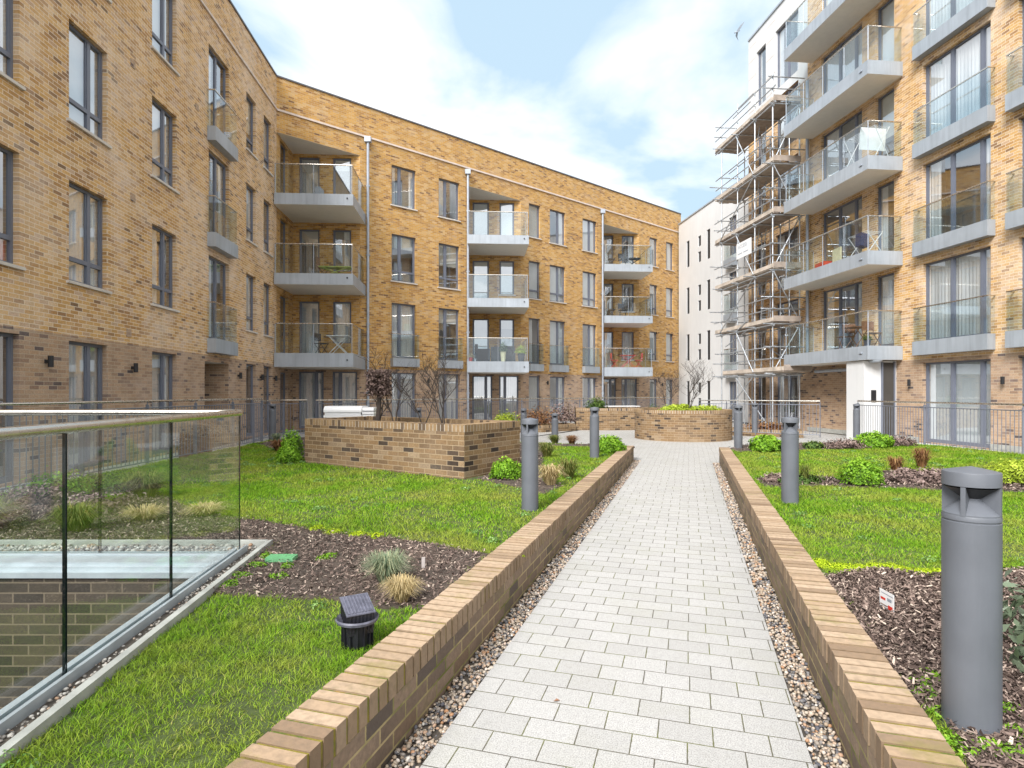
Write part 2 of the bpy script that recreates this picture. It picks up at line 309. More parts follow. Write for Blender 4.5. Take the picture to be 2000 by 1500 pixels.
# ------------------------------------------------------------------ object helpers
def wloc(o):
    v = Vector((0, 0, 0))
    while o is not None: v += o.location; o = o.parent
    return v
def empty(name, loc, label=None, cat=None, group=None):
    o = bpy.data.objects.new(name, None); o.empty_display_size = .2; COL.objects.link(o); o.location = loc
    tag(o, label, cat, group); return o
def tag(o, label=None, cat=None, group=None, kind=None):
    if label: o['label'] = label
    if cat: o['category'] = cat
    if group: o['group'] = group
    if kind: o['kind'] = kind
    return o
class MB:
    def __init__(s): s.v = []; s.f = []; s.m = []; s.uv = []; s.r = []
    def face(s, pts, mat=0, uv=None, r=None):
        i = len(s.v); s.v += [tuple(p) for p in pts]; s.f.append(tuple(range(i, i + len(pts)))); s.m.append(mat); s.uv.append(uv); s.r.append(random.random() if r is None else r)
    def hexa(s, p, mat=0, r=None):
        # p: 8 points, bottom 4 ccw then top 4
        r = random.random() if r is None else r
        for q in ((3, 2, 1, 0), (4, 5, 6, 7), (0, 1, 5, 4), (1, 2, 6, 5), (2, 3, 7, 6), (3, 0, 4, 7)): s.face([p[k] for k in q], mat, None, r)
    def box(s, a, b, mat=0, r=None):
        (x0, y0, z0), (x1, y1, z1) = a, b
        s.hexa([(x0, y0, z0), (x1, y0, z0), (x1, y1, z0), (x0, y1, z0), (x0, y0, z1), (x1, y0, z1), (x1, y1, z1), (x0, y1, z1)], mat, r)
    def obox(s, o, ax, ay, az, mat=0, r=None):
        o, ax, ay, az = map(Vector, (o, ax, ay, az))
        s.hexa([o, o + ax, o + ax + ay, o + ay, o + az, o + ax + az, o + ax + ay + az, o + ay + az], mat, r)
    def prism(s, poly, z0, z1, mat=0, mat_bot=None):
        if sum(poly[i][0] * poly[(i + 1) % len(poly)][1] - poly[(i + 1) % len(poly)][0] * poly[i][1] for i in range(len(poly))) < 0: poly = poly[::-1]
        s.face([(x, y, z1) for x, y in poly], mat); s.face([(x, y, z0) for x, y in poly[::-1]], mat if mat_bot is None else mat_bot)
        for i in range(len(poly)):
            a, b = poly[i], poly[(i + 1) % len(poly)]
            s.face([(a[0], a[1], z0), (b[0], b[1], z0), (b[0], b[1], z1), (a[0], a[1], z1)], mat)
    def tube(s, pts, r, n=8, mat=0, caps=True, r2=None):
        pts = [Vector(p) for p in pts]; k = len(pts); rr = random.random(); rings = []
        up0 = None
        for i, p in enumerate(pts):
            d = (pts[min(i + 1, k - 1)] - pts[max(i - 1, 0)]).normalized()
            a = d.cross(Vector((0, 0, 1))) if abs(d.z) < .95 else d.cross(Vector((1, 0, 0)))
            a.normalize(); b = d.cross(a)
            if up0 is not None and a.dot(up0) < 0: a = -a; b = -b
            up0 = a
            rad = r if r2 is None else r + (r2 - r) * i / max(1, k - 1)
            rings.append([p + (a * math.cos(2 * math.pi * j / n) + b * math.sin(2 * math.pi * j / n)) * rad for j in range(n)])
        base = len(s.v)
        for g in rings: s.v += [tuple(q) for q in g]
        for i in range(k - 1):
            for j in range(n):
                s.f.append((base + i * n + j, base + i * n + (j + 1) % n, base + (i + 1) * n + (j + 1) % n, base + (i + 1) * n + j)); s.m.append(mat); s.uv.append(None); s.r.append(rr)
        if caps:
            s.f.append(tuple(base + j for j in range(n))[::-1]); s.m.append(mat); s.uv.append(None); s.r.append(rr)
            s.f.append(tuple(base + (k - 1) * n + j for j in range(n))); s.m.append(mat); s.uv.append(None); s.r.append(rr)
    def lathe(s, prof, n=32, c=(0, 0, 0), mat=0):
        base = len(s.v)
        for (r, z) in prof:
            for j in range(n): s.v.append((c[0] + r * math.cos(2 * math.pi * j / n), c[1] + r * math.sin(2 * math.pi * j / n), c[2] + z))
        for i in range(len(prof) - 1):
            for j in range(n):
                s.f.append((base + i * n + j, base + i * n + (j + 1) % n, base + (i + 1) * n + (j + 1) % n, base + (i + 1) * n + j)); s.m.append(mat); s.uv.append(None); s.r.append(.5)
    def build(s, name, mats, parent=None, smooth=False, bevel=0.0, rnd=False, autouv=True, weld=False):
        me = bpy.data.meshes.new(name)
        off = wloc(parent) if parent is not None else Vector((0, 0, 0))
        me.from_pydata([(x - off.x, y - off.y, z - off.z) for x, y, z in s.v], [], s.f)
        if not isinstance(mats, (list, tuple)): mats = [mats]
        for k in mats: me.materials.append(M[k] if isinstance(k, str) else k)
        me.polygons.foreach_set('material_index', s.m)
        if autouv:
            ul = me.uv_layers.new(name='UVMap'); V = s.v; data = []
            for f, u in zip(s.f, s.uv):
                if u is not None: data += [c for q in u for c in q]; continue
                a, b, c = Vector(V[f[0]]), Vector(V[f[1]]), Vector(V[f[2]])
                nrm = (b - a).cross(c - a)
                if nrm.length > 1e-12: nrm.normalize()
                if abs(nrm.z) > .7:
                    for i in f: data += [V[i][0], V[i][1]]
                else:
                    tx, ty = -nrm.y, nrm.x; L = math.hypot(tx, ty) or 1; tx /= L; ty /= L
                    for i in f: data += [V[i][0] * tx + V[i][1] * ty, V[i][2]]
            ul.data.foreach_set('uv', data)
        if rnd:
            at = me.attributes.new('rnd', 'FLOAT', 'FACE'); at.data.foreach_set('value', s.r)
        if smooth:
            me.polygons.foreach_set('use_smooth', [True] * len(s.f)); me.update(calc_edges=True); me.set_sharp_from_angle(angle=R(32))
        me.update()
        o = bpy.data.objects.new(name, me); COL.objects.link(o)
        if parent is not None: o.parent = parent
        if weld:
            bm = bmesh.new(); bm.from_mesh(me); bmesh.ops.remove_doubles(bm, verts=bm.verts, dist=1e-5); bm.to_mesh(me); bm.free()
        if bevel:
            b = o.modifiers.new('bevel', 'BEVEL'); b.width = bevel; b.segments = 2; b.limit_method = 'ANGLE'
        return o
def np_obj(name, verts, faces, rnd, mat, parent=None, smooth=False, origin=None):
    """verts (N,3), faces (M,k) arrays, rnd per face."""
    me = bpy.data.meshes.new(name); N, k = faces.shape
    if origin is not None: verts = verts - np.array(origin)
    elif parent is not None: verts = verts - np.array(wloc(parent))
    me.vertices.add(len(verts)); me.vertices.foreach_set('co', verts.astype(np.float32).ravel())
    me.loops.add(N * k); me.loops.foreach_set('vertex_index', faces.astype(np.int32).ravel())
    me.polygons.add(N); me.polygons.foreach_set('loop_start', np.arange(0, N * k, k, dtype=np.int32))
    try: me.polygons.foreach_set('loop_total', np.full(N, k, dtype=np.int32))
    except Exception: pass
    me.materials.append(M[mat]); at = me.attributes.new('rnd', 'FLOAT', 'FACE'); at.data.foreach_set('value', rnd.astype(np.float32))
    if smooth: me.polygons.foreach_set('use_smooth', np.ones(N, dtype=bool))
    me.update(calc_edges=True); me.validate()
    o = bpy.data.objects.new(name, me); COL.objects.link(o)
    if parent is not None: o.parent = parent
    if origin is not None: o.location = origin
    return o
def copy_tree(o, parent=None):
    c = o.copy(); COL.objects.link(c); c.parent = parent
    for ch in [x for x in bpy.data.objects if x.parent == o]: copy_tree(ch, c)
    return c

# ------------------------------------------------------------------ frames of reference
class Fr:
    """a vertical plane: s along d, out along n=(d.y,-d.x)"""
    def __init__(s, ox, oy, dx, dy):
        L = math.hypot(dx, dy); s.o = Vector((ox, oy)); s.d = Vector((dx / L, dy / L)); s.n = Vector((s.d.y, -s.d.x))
    def p(s, t, z, out=0.0):
        q = s.o + s.d * t + s.n * out; return (q.x, q.y, z)
    def q(s, t, out=0.0):
        q = s.o + s.d * t + s.n * out; return (q.x, q.y)
FL = Fr(-7.55 - .063 * 2, 2, -.063, 1)                 # left wing, s grows away from the viewer
A0 = Vector((-7.55 - .063 * 22.4, 22.4)); LEFT_LEN = (A0 - FL.o).length
FB = Fr(A0.x, A0.y, .7624, .6471)                      # rear wing
FR = Fr(14.34 - .105 * 28.3, 28.3, .105, -1)           # right block, s grows towards the viewer
FW = Fr(12.0 - .12 * (39.3 - 32.1), 39.3, .12, -1)     # white block
def sL(px): k = (px - 1000) / F; return (-7.55 / (k + .063) - 2) * math.hypot(1, .063)
def sB(px): k = (px - 1000) / F; return (8.96 + 22.4 * k) / (.7624 - .6471 * k)
def sR(px): k = (px - 1000) / F; return (28.3 - 14.34 / (k + .105)) * math.hypot(1, .105)
def sW(px): k = (px - 1000) / F; return (39.3 - 15.852 / (k + .12)) * math.hypot(1, .12)

def facade(mb, fr, s0, s1, z0, z1, ops, split=None, mats=(0, 1), reveal=.13, topsplit=None, top_mat=None, rmat=None):
    """ops: (sa, sb, za, zb, do_reveal)"""
    S = sorted(set([s0, s1] + [x for o in ops for x in o[:2] if s0 < x < s1])); Z = [z0, z1] + [x for o in ops for x in o[2:4] if z0 < x < z1]
    if split and z0 < split < z1: Z.append(split)
    if topsplit and z0 < topsplit < z1: Z.append(topsplit)
    Z = sorted(set(Z))
    def mi(z): 
        if split and z < split: return mats[1]
        if topsplit and z > topsplit: return top_mat
        return mats[0]
    for i in range(len(S) - 1):
        for j in range(len(Z) - 1):
            cs, cz = (S[i] + S[i + 1]) / 2, (Z[j] + Z[j + 1]) / 2
            if any(o[0] < cs < o[1] and o[2] < cz < o[3] for o in ops): continue
            a, b, c, d = S[i], S[i + 1], Z[j], Z[j + 1]
            mb.face([fr.p(a, c), fr.p(b, c), fr.p(b, d), fr.p(a, d)], mi(cz), [(a, c), (b, c), (b, d), (a, d)])
    for o in ops:
        if not o[4]: continue
        a, b, c, d = o[:4]; r = reveal; m = mi((c + d) / 2) if rmat is None else rmat
        mb.face([fr.p(a, c), fr.p(a, d), fr.p(a, d, -r), fr.p(a, c, -r)], m, [(a, c), (a, d), (a + r, d), (a + r, c)])
        mb.face([fr.p(b, c, -r), fr.p(b, d, -r), fr.p(b, d), fr.p(b, c)], m, [(b + r, c), (b + r, d), (b, d), (b, c)])
        mb.face([fr.p(a, d), fr.p(b, d), fr.p(b, d, -r), fr.p(a, d, -r)], m, [(a, d), (b, d), (b, d + r), (a, d + r)])
        mb.face([fr.p(a, c, -r), fr.p(b, c, -r), fr.p(b, c), fr.p(a, c)], m, [(a, c - r), (b, c - r), (b, c), (a, c)])

WSEED = random.Random(3)
def bar(mb, fr, a, b, c, d, o0, o1, mat=0):
    P = [fr.p(a, c, o0), fr.p(b, c, o0), fr.p(b, c, o1), fr.p(a, c, o1), fr.p(a, d, o0), fr.p(b, d, o0), fr.p(b, d, o1), fr.p(a, d, o1)]
    mb.hexa([P[3], P[2], P[1], P[0], P[7], P[6], P[5], P[4]], mat)
def window(bld, inter, fr, a, b, c, d, mull=(), trans=None, fill='auto', sill=False, door=False, inset=.10, depth=.9, label=None):
    """frame part with pane, curtain/blind and sill sub-parts"""
    fw, ft = .055, .06; i0, i1 = -inset - ft, -inset
    mb = MB()
    bar(mb, fr, a, a + fw, c, d, i0, i1); bar(mb, fr, b - fw, b, c, d, i0, i1)
    bar(mb, fr, a + fw, b - fw, d - fw, d, i0, i1); bar(mb, fr, a + fw, b - fw, c, c + (.10 if door else fw), i0, i1)
    ms = [a + (b - a) * m for m in mull]
    for m in ms: bar(mb, fr, m - .045, m + .045, c + fw, d - fw, i0, i1 + .004)
    edges = [a + fw] + [x for m in ms for x in (m - .045, m + .045)] + [b - fw]
    if trans:
        zt = c + (d - c) * trans
        for k in range(0, len(edges), 2): bar(mb, fr, edges[k], edges[k + 1], zt - .04, zt + .04, i0, i1 + .002)
    # opening sash profile (thin inner frame) on every bay
    for k in range(0, len(edges), 2):
        e0, e1 = edges[k], edges[k + 1]
        zb = c + (d - c) * trans + .04 if trans else c + (.10 if door else fw)
        bar(mb, fr, e0, e0 + .03, zb, d - fw, i0 + .012, i1 - .012); bar(mb, fr, e1 - .03, e1, zb, d - fw, i0 + .012, i1 - .012)
    f = mb.build('window_frame' if not door else 'glazed_door', 'frame', bld)
    if label: f['label'] = label
    g = MB(); g.face([fr.p(a + .02, c + .02, -inset - .03), fr.p(b - .02, c + .02, -inset - .03), fr.p(b - .02, d - .02, -inset - .03), fr.p(a + .02, d - .02, -inset - .03)])
    g.build('pane', 'pane', f)
    # fill
    if fill == 'auto': fill = WSEED.choice(['c', 'c', 'c', 'h', 'b', 'g', 'l'])
    def cloth(s0, s1, z0, z1, mat, nm, amp=.025, n=None, o=-.19):
        q = MB(); n = n or max(4, int((s1 - s0) / .035)); ph = WSEED.random() * 6; z1 = min(z1, d - .02)
        pts = [(s0 + (s1 - s0) * k / n, o + amp * math.sin(k * 1.9 + ph) * (.6 + .4 * math.sin(k * .37 + ph))) for k in range(n + 1)]
        for k in range(n):
            (sa, oa), (sb, ob) = pts[k], pts[k + 1]
            q.face([fr.p(sa, z0, oa), fr.p(sb, z0, ob), fr.p(sb, z1, ob), fr.p(sa, z1, oa)])
        q.build(nm, mat, f, smooth=False)
    e = .03
    if fill == 'c': cloth(a + e, b - e, c + .04, d, 'curtain', 'curtain')
    elif fill == 'g': cloth(a + e, b - e, c + .04, d, 'curtain2', 'curtain')
    elif fill == 'h':
        m = a + (b - a) * WSEED.uniform(.45, .65); cloth(m, b - e, c + .04, d, 'curtain', 'curtain')
    elif fill == 'l':
        m = a + (b - a) * WSEED.uniform(.35, .5); cloth(a + e, m, c + .04, d, 'curtain', 'curtain')
    elif fill == 's':
        w_ = (b - a) * .22; cloth(a + e, a + w_, c + .04, d, 'curtain', 'curtain'); cloth(b - w_, b - e, c + .04, d, 'curtain', 'curtain')
    elif fill == 'b': cloth(a + e, b - e, c + (d - c) * WSEED.uniform(.3, .55), d, 'blind', 'blind', amp=0.0, n=1)
    elif fill == 'B': cloth(a + e, b - e, c + .03, d, 'blind2', 'blind', amp=0.0, n=1)
    elif fill == 't': cloth(a + e, b - e, c + (d - c) * .72, d, 'blind', 'blind', amp=0.0, n=1)
    elif fill == 'r':
        cloth(a + e, b - e, c + .04, c + (d - c) * .24, 'redcurtain', 'curtain', amp=.01); cloth(a + e, (a + b) / 2, c + (d - c) * .27, d, 'curtain', 'curtain')
    if sill:
        q = MB(); bar(q, fr, a - .07, b + .07, c - .055, c - .003, -inset + .01, .055); q.build('sill', 'sill', f, bevel=.006)
    # the room behind
    o0, o1 = -inset - ft - .003, -inset - depth; x0, x1, z0, z1 = a - .25, b + .25, c - .02, d + .05
    P = lambda s_, z_, o_: fr.p(s_, z_, o_)
    mi = 0
    inter.face([P(x0, z0, o1), P(x1, z0, o1), P(x1, z1, o1), P(x0, z1, o1)], mi)
    inter.face([P(x0, z0, o0), P(x0, z0, o1), P(x0, z1, o1), P(x0, z1, o0)], mi); inter.face([P(x1, z0, o0), P(x1, z1, o0), P(x1, z1, o1), P(x1, z0, o1)], mi)
    inter.face([P(x0, z0, o0), P(x1, z0, o0), P(x1, z0, o1), P(x0, z0, o1)], mi); inter.face([P(x0, z1, o0), P(x0, z1, o1), P(x1, z1, o1), P(x1, z1, o0)], mi)
    return f
def juliet(bld, fr, a, b, zb, h=.40, gtop=None, proj=.24, ext=.05):
    """metal slab with a glass guard: zb = underside"""
    q = MB(); bar(q, fr, a - ext, b + ext, zb, zb + h, .003, proj); s = q.build('window_guard', 'fascia', bld, bevel=.006)
    gt = gtop or zb + h + 1.0
    g = MB(); bar(g, fr, a - ext + .01, b + ext - .01, zb + h, gt, proj - .045, proj - .033)
    g.face([fr.p(a - ext + .02, zb + h, .0), fr.p(a - ext + .02, zb + h, proj - .05), fr.p(a - ext + .02, gt, proj - .05), fr.p(a - ext + .02, gt, .0)])
    g.face([fr.p(b + ext - .02, zb + h, .0), fr.p(b + ext - .02, zb + h, proj - .05), fr.p(b + ext - .02, gt, proj - .05), fr.p(b + ext - .02, gt, .0)])
    g.build('glass_panel', 'clear', s)
    t = MB(); bar(t, fr, a - ext, b + ext, gt, gt + .03, proj - .055, proj - .022); bar(t, fr, a - ext, a - ext + .03, gt, gt + .03, 0, proj - .055); bar(t, fr, b + ext - .03, b + ext, gt, gt + .03, 0, proj - .055)
    t.build('handrail', 'steel', s)
    return s
def balcony(bld, poly, rail, z0, z1, name='balcony', fascia='fascia', gh=1.1, posts=True, glass='clear', skip=()):
    """poly: slab outline (xy); rail: open polyline of the guarded edges"""
    mb = MB(); mb.prism(poly, z0, z1, 0, 1); s = mb.build(name, [fascia, 'soffit'], bld)
    g = MB(); t = MB(); pm = MB(); cx = sum(p[0] for p in poly) / len(poly); cy = sum(p[1] for p in poly) / len(poly)
    c = Vector((cx, cy)); R_ = []
    for p in rail:
        v = Vector(p); R_.append(v)
    # inset the rail 5 cm
    ins = []
    for i, v in enumerate(R_):
        ns = []
        for k in (i - 1, i):
            if 0 <= k < len(R_) - 1:
                e = (R_[k + 1] - R_[k]).normalized(); n = Vector((e.y, -e.x)); n = n if n.dot(c - v) > 0 else -n; ns.append(n)
        off = ns[0] if len(ns) == 1 else ns[0] + ns[1]
        ins.append(v + off * .06)
    for k in range(len(ins) - 1):
        a, b = ins[k], ins[k + 1]; e = (b - a); L = e.length; e.normalize(); n = Vector((e.y, -e.x)) * .006
        cnt = max(1, round(L / 1.15)); 
        for j in range(cnt):
            p, q = a + e * (L * j / cnt + .012), a + e * (L * (j + 1) / cnt - .012)
            g.hexa([(p.x - n.x, p.y - n.y, z1 + .0), (q.x - n.x, q.y - n.y, z1), (q.x + n.x, q.y + n.y, z1), (p.x + n.x, p.y + n.y, z1),
                    (p.x - n.x, p.y - n.y, z1 + gh), (q.x - n.x, q.y - n.y, z1 + gh), (q.x + n.x, q.y + n.y, z1 + gh), (p.x + n.x, p.y + n.y, z1 + gh)])
            if posts and j > 0:
                pp = a + e * (L * j / cnt); pm.tube([(pp.x, pp.y, z1), (pp.x, pp.y, z1 + gh)], .010, 6)
        if posts:
            pm.tube([(a.x, a.y, z1), (a.x, a.y, z1 + gh)], .013, 6)
    t.tube([(p.x, p.y, z1 + gh + .012) for p in ins], .024, 8)
    g.build('glass_panel', glass, s); t.build('handrail', 'steel', s)
    if posts and pm.v: pm.build('post_set', 'pipe', s)
    return s

# ================================================================== the brick L-shaped block (left wing + rear wing)
BL = empty('apartment_block', (A0.x, A0.y, 0), 'L-shaped ochre brick apartment block with three stacks of recessed balconies in its receding wing', 'building')
inter = MB(); wall = MB()
def yL(Y): return (Y - 2) * math.hypot(1, .063)
ops = []; wins = []
fills = {(0, 1): 'r', (0, 2): 'c', (0, 3): 'c', (1, 1): 'c', (1, 2): 'B', (1, 3): 'c', (2, 1): 'l', (2, 2): 'B', (2, 3): 'B'}
cols = [(yL(8.5), yL(9.76)), (yL(10.95), yL(12.1)), (yL(13.77), yL(14.9)), (yL(19.45), yL(20.3)), (yL(21.05), yL(21.85))]
for i, (a, b) in enumerate(cols):
    for L in (1, 2, 3):
        c, d = 3 * L + .62, 3 * L + 2.5
        ops.append((a, b, c, d, True)); wins.append((a, b, c, d, (.62,) if i < 3 else (), .24, fills.get((i, L), 'auto'), True, False))
    ops.append((a, b, .06, 2.5, True)); wins.append((a, b, .06, 2.5, (.62,) if i < 3 else (), None, 'g' if i in (1, 2) else 'l', False, True))
ja, jb = yL(16.7), yL(18.07)
for L in (1, 2, 3):
    ops.append((ja, jb, 3 * L + .05, 3 * L + 2.46, True)); wins.append((ja, jb, 3 * L + .05, 3 * L + 2.46, (.5,), None, 's' if L == 2 else 'l', False, True))
    juliet(BL, FL, ja, jb, 3 * L - .33, gtop=3 * L + 1.08, ext=.10)
pa, pb = yL(16.45), yL(18.05); ops.append((pa, pb, 0, 2.42, False))
facade(wall, FL, 0, LEFT_LEN, 0, 13.56, ops, split=2.6, mats=(0, 1))
for a, b, c, d, mu, tr_, fi, si, do in wins: window(BL, inter, FL, a, b, c, d, mu, tr_, fi, si, do)
# open passage through the ground floor: side walls, ceiling and far wall
for s_, fl in ((pa, 0), (pb, 1)):
    q = [FL.p(s_, 0), FL.p(s_, 2.42), FL.p(s_, 2.42, -4), FL.p(s_, 0, -4)]; u = [(0, 0), (0, 2.42), (4, 2.42), (4, 0)]
    wall.face(q if not fl else q[::-1], 1, u if not fl else u[::-1])
wall.face([FL.p(pa, 2.42), FL.p(pb, 2.42), FL.p(pb, 2.42, -4), FL.p(pa, 2.42, -4)], 2); wall.face([FL.p(pa, 0, -4), FL.p(pb, 0, -4), FL.p(pb, 2.42, -4), FL.p(pa, 2.42, -4)], 1, [(0, 0), (1.6, 0), (1.6, 2.42), (0, 2.42)])

# rear wing
LB = sB(1330); ops = []; wins = []
H = lambda L: 3 * L + 2.46
single = {  # px left, px right, mullions
 'A': (765, 812, (.36,)), 'B': (857, 897, (.36,)), 'C': (1033, 1055, ()), 'D': (1074, 1104, (.58,)), 'E': (1138, 1165, (.56,)), 'F': (1269, 1284, ()), 'G': (1301, 1315, ())}
zs = {'A': (9.72, 6.42), 'B': (9.68, 6.42), 'C': (9.72, 6.5), 'D': (9.65, 6.5), 'E': (9.65, 6.5), 'F': (9.65, 6.55), 'G': (9.65, 6.55)}
fz = {('A', 3): 's', ('A', 2): 't', ('A', 1): 'c', ('B', 3): 'l', ('B', 2): 'b', ('B', 1): 't', ('C', 3): 'B', ('C', 2): 'B', ('C', 1): 'l', ('D', 3): 'h', ('D', 2): 'B', ('D', 1): 'B',
      ('E', 3): 'B', ('E', 2): 'B', ('E', 1): 'h', ('F', 3): 'g', ('F', 2): 'g', ('F', 1): 'B', ('G', 3): 'h', ('G', 2): 'B', ('G', 1): 'B', ('A', 0): 'c', ('B', 0): 'c', ('C', 0): 'g', ('D', 0): 'h', ('E', 0): 's', ('F', 0): 'g', ('G', 0): 'g'}
for k, (p0, p1, mu) in single.items():
    a, b = sB(p0), sB(p1)
    for L, c in ((3, zs[k][0]), (2, zs[k][1])):
        ops.append((a, b, c, H(L), True)); wins.append((a, b, c, H(L), mu, .22 if L == 2 else None, fz[(k, L)], True, False))
    if k in 'FG':
        ops.append((a, b, 3.62, H(1), True)); wins.append((a, b, 3.62, H(1), mu, .22, fz[(k, 1)], True, False))
    else:
        ops.append((a, b, 3.06, H(1), True)); wins.append((a, b, 3.06, H(1), mu, None, fz[(k, 1)], False, True)); juliet(BL, FB, a, b, 2.68, h=.36, gtop=4.08, ext=.06 if k != 'E' else .04)
    ops.append((a, b, .06, 2.42, True)); wins.append((a, b, .06, 2.42, mu, None, fz[(k, 0)], False, True))
# three stacks of balconies in triangular recesses
e_, f_ = FL.d, FL.n            # depth direction and frontal direction
stacks = [(0.0, 3.42, 2.95), (sB(913), sB(913) + 3.40, 2.92), (sB(1178), sB(1178) + 3.36, 2.85)]
for a, b, _ in stacks: ops.append((a, b, 0, 11.46, False))
facade(wall, FB, 0, LB, 0, 13.56, ops, split=2.55, mats=(3, 1))
for a, b, c, d, mu, tr_, fi, si, do in wins: window(BL, inter, FB, a, b, c, d, mu, tr_, fi, si, do)
sfill = [['g', 't', 't', 'h', 'B', 'c', 'c', 'c'], ['B', 'B', 't', 'B', 'b', 't', 'g', 'c'], ['l', 'h', 's', 's', 'c', 'c', 'n', 'g']]
for si_, (a, b, fl) in enumerate(stacks):
    A, B = FB.q(a), FB.q(b); A, B = Vector(A), Vector(B); dep = (B - A).dot(e_); C = A + e_ * dep; wid = (B - A).dot(f_)
    FS = Fr(A.x, A.y, e_.x, e_.y); FK = Fr(C.x, C.y, f_.x, f_.y)
    so_, bo = [], []; ww = []
    for L in range(4):
        z0 = 3 * L + .05
        if L == 0: d1 = (.22, 1.25, .06, 2.42); d2 = (1.6, wid - .12, .06, 2.42)
        else: d1 = (.24, 1.08, z0, H(L) - .12); d2 = (1.62, 2.38, z0 + (.55 if L > 1 else .55), H(L) - .12)
        bo += [(*d1, True), (*d2, True)]; ww.append((L, d1, d2))
        so_.append((.45, 1.35, z0, H(L) - .12, True))
    for z0, z1 in ((0, 11.46),):
        facade(wall, FS, 0, dep, z0, z1, so_, split=2.55, mats=(3, 1)); facade(wall, FK, 0, wid, z0, z1, bo, split=2.55, mats=(3, 1))
    for L, d1, d2 in ww:
        window(BL, inter, FK, *d1, (.68,) if L == 0 else (), None, sfill[si_][(3 - L) * 2], False, True, depth=.6)
        window(BL, inter, FK, *d2, (.3,) if L == 0 else (), None, sfill[si_][(3 - L) * 2 + 1], L > 0 and si_ > 0, L == 0, depth=.6)
        window(BL, inter, FS, .45, 1.35, 3 * L + .05, H(L) - .12, (), None, 'n', False, True, depth=.5)
    # ceiling of the top recess
    wall.face([(p.x, p.y, 11.46) for p in (A, B, C)], 2)
    for L in (1, 2, 3):
        F1 = A - e_ * .36; F2 = F1 + f_ * fl; G = FB.q(b * 1.0 + (fl - wid) / FB.d.dot(f_)); G = Vector(G)
        z1 = 3 * L + .03; z0 = z1 - (.42 if L > 1 else .50) - (.02 if L == 1 else 0)
        poly = [(F1.x, F1.y), (F2.x, F2.y), (G.x, G.y), (B.x, B.y), (C.x, C.y), (A.x, A.y)]
        if si_ == 0: poly[0] = (F1.x + .03, F1.y)
        bal = balcony(BL, poly, [(F1.x + .05, F1.y), (F2.x, F2.y), (G.x, G.y)], z0, z1, fascia='fascia', posts=True)
        # drain outlet
        ob = MB(); od = F1 + f_ * (fl - .22) - e_ * .004; ob.tube([(od.x, od.y, z0 + .26), (od.x - e_.x * .03, od.y - e_.y * .03, z0 + .26)], .03, 8); ob.build('outlet', 'dark', bal)
wall.build('wall', ['yellow', 'gfbrick', 'soffit', 'orange'], BL)
# string course and dark coping
for fr, s0, s1, nm in ((FL, 0, LEFT_LEN - .02, 0), (FB, .02, LB, 1)):
    q = MB(); bar(q, fr, s0, s1, 12.27, 12.34, .004, .05 - nm * .003); q.build('string_course', 'string', BL)
    q = MB(); bar(q, fr, s0, s1, 12.10 + .12, 12.27, .003, .012); 
    q = MB(); bar(q, fr, s0, s1, 13.56 + nm * .004, 13.62 + nm * .003, -.36, .035 - nm * .003); q.build('coping', 'coping', BL)
    q = MB(); bar(q, fr, s0, s1, 12.9, 13.555, -.35, -.004); q.build('parapet', 'orange', BL)
rb = MB(); P0, P1, P2 = FL.q(0, -.36), A0, FB.q(LB, -.36)
rb.prism([(P0[0], P0[1]), (A0.x - .5, A0.y + .5), (P2[0], P2[1]), (P2[0] - 5, P2[1] + 8), (A0.x - 10, A0.y + 9), (P0[0] - 10, P0[1])], 12.9, 13.1); rb.build('roof', 'concrete', BL)
rb = MB()
q = Fr(P0[0] - 10, P0[1], 1, 0)
rb.face([(P0[0] - 10, P0[1], 0), (FL.q(0)[0], P0[1], 0), (FL.q(0)[0], P0[1], 13.5), (P0[0] - 10, P0[1], 13.5)])
rb.build('end_wall', 'orange', BL)
# downpipes with hopper heads
for px, zt in ((716, 12.05), (911, 11.95), (1174, 12.0)):
    s_ = sB(px); q = MB(); x, y = FB.q(s_, .13)
    q.tube([(x, y, .1), (x, y, zt)], .055, 10); q.box((x - .13, y - .11, zt), (x + .13, y + .09, zt + .22)); 
    for z in (1.5, 4.4, 7.3, 10.2): q.box((x - .075, y - .02, z), (x + .075, y + .12, z + .05))
    q.build('downpipe', 'pipe', BL)
# thin string of movement joint and vents
for s_, z in ((yL(12.9), 8.7), (yL(12.9), 5.75), (yL(12.75), 2.75), (yL(15.9), 9.2)):
    q = MB(); bar(q, FL, s_, s_ + .17, z, z + .17, .002, .015); q.build('vent', 'gfbrick', BL)
# black wall lamps
for fr, ss in ((FL, [yL(10.35), yL(12.95), yL(18.75), yL(20.68), yL(22.1)]), (FB, [sB(835), sB(1068), sB(1292)])):
    for s_ in ss:
        q = MB(); x, y = fr.q(s_, .09); q.tube([(x, y, 1.98), (x, y, 2.18)], .045, 10); bar(q, fr, s_ - .03, s_ + .03, 2.05, 2.11, .002, .06)
        q.build('wall_lamp', 'dark', BL, smooth=False)
inter.build('room_interior', 'interior', BL)

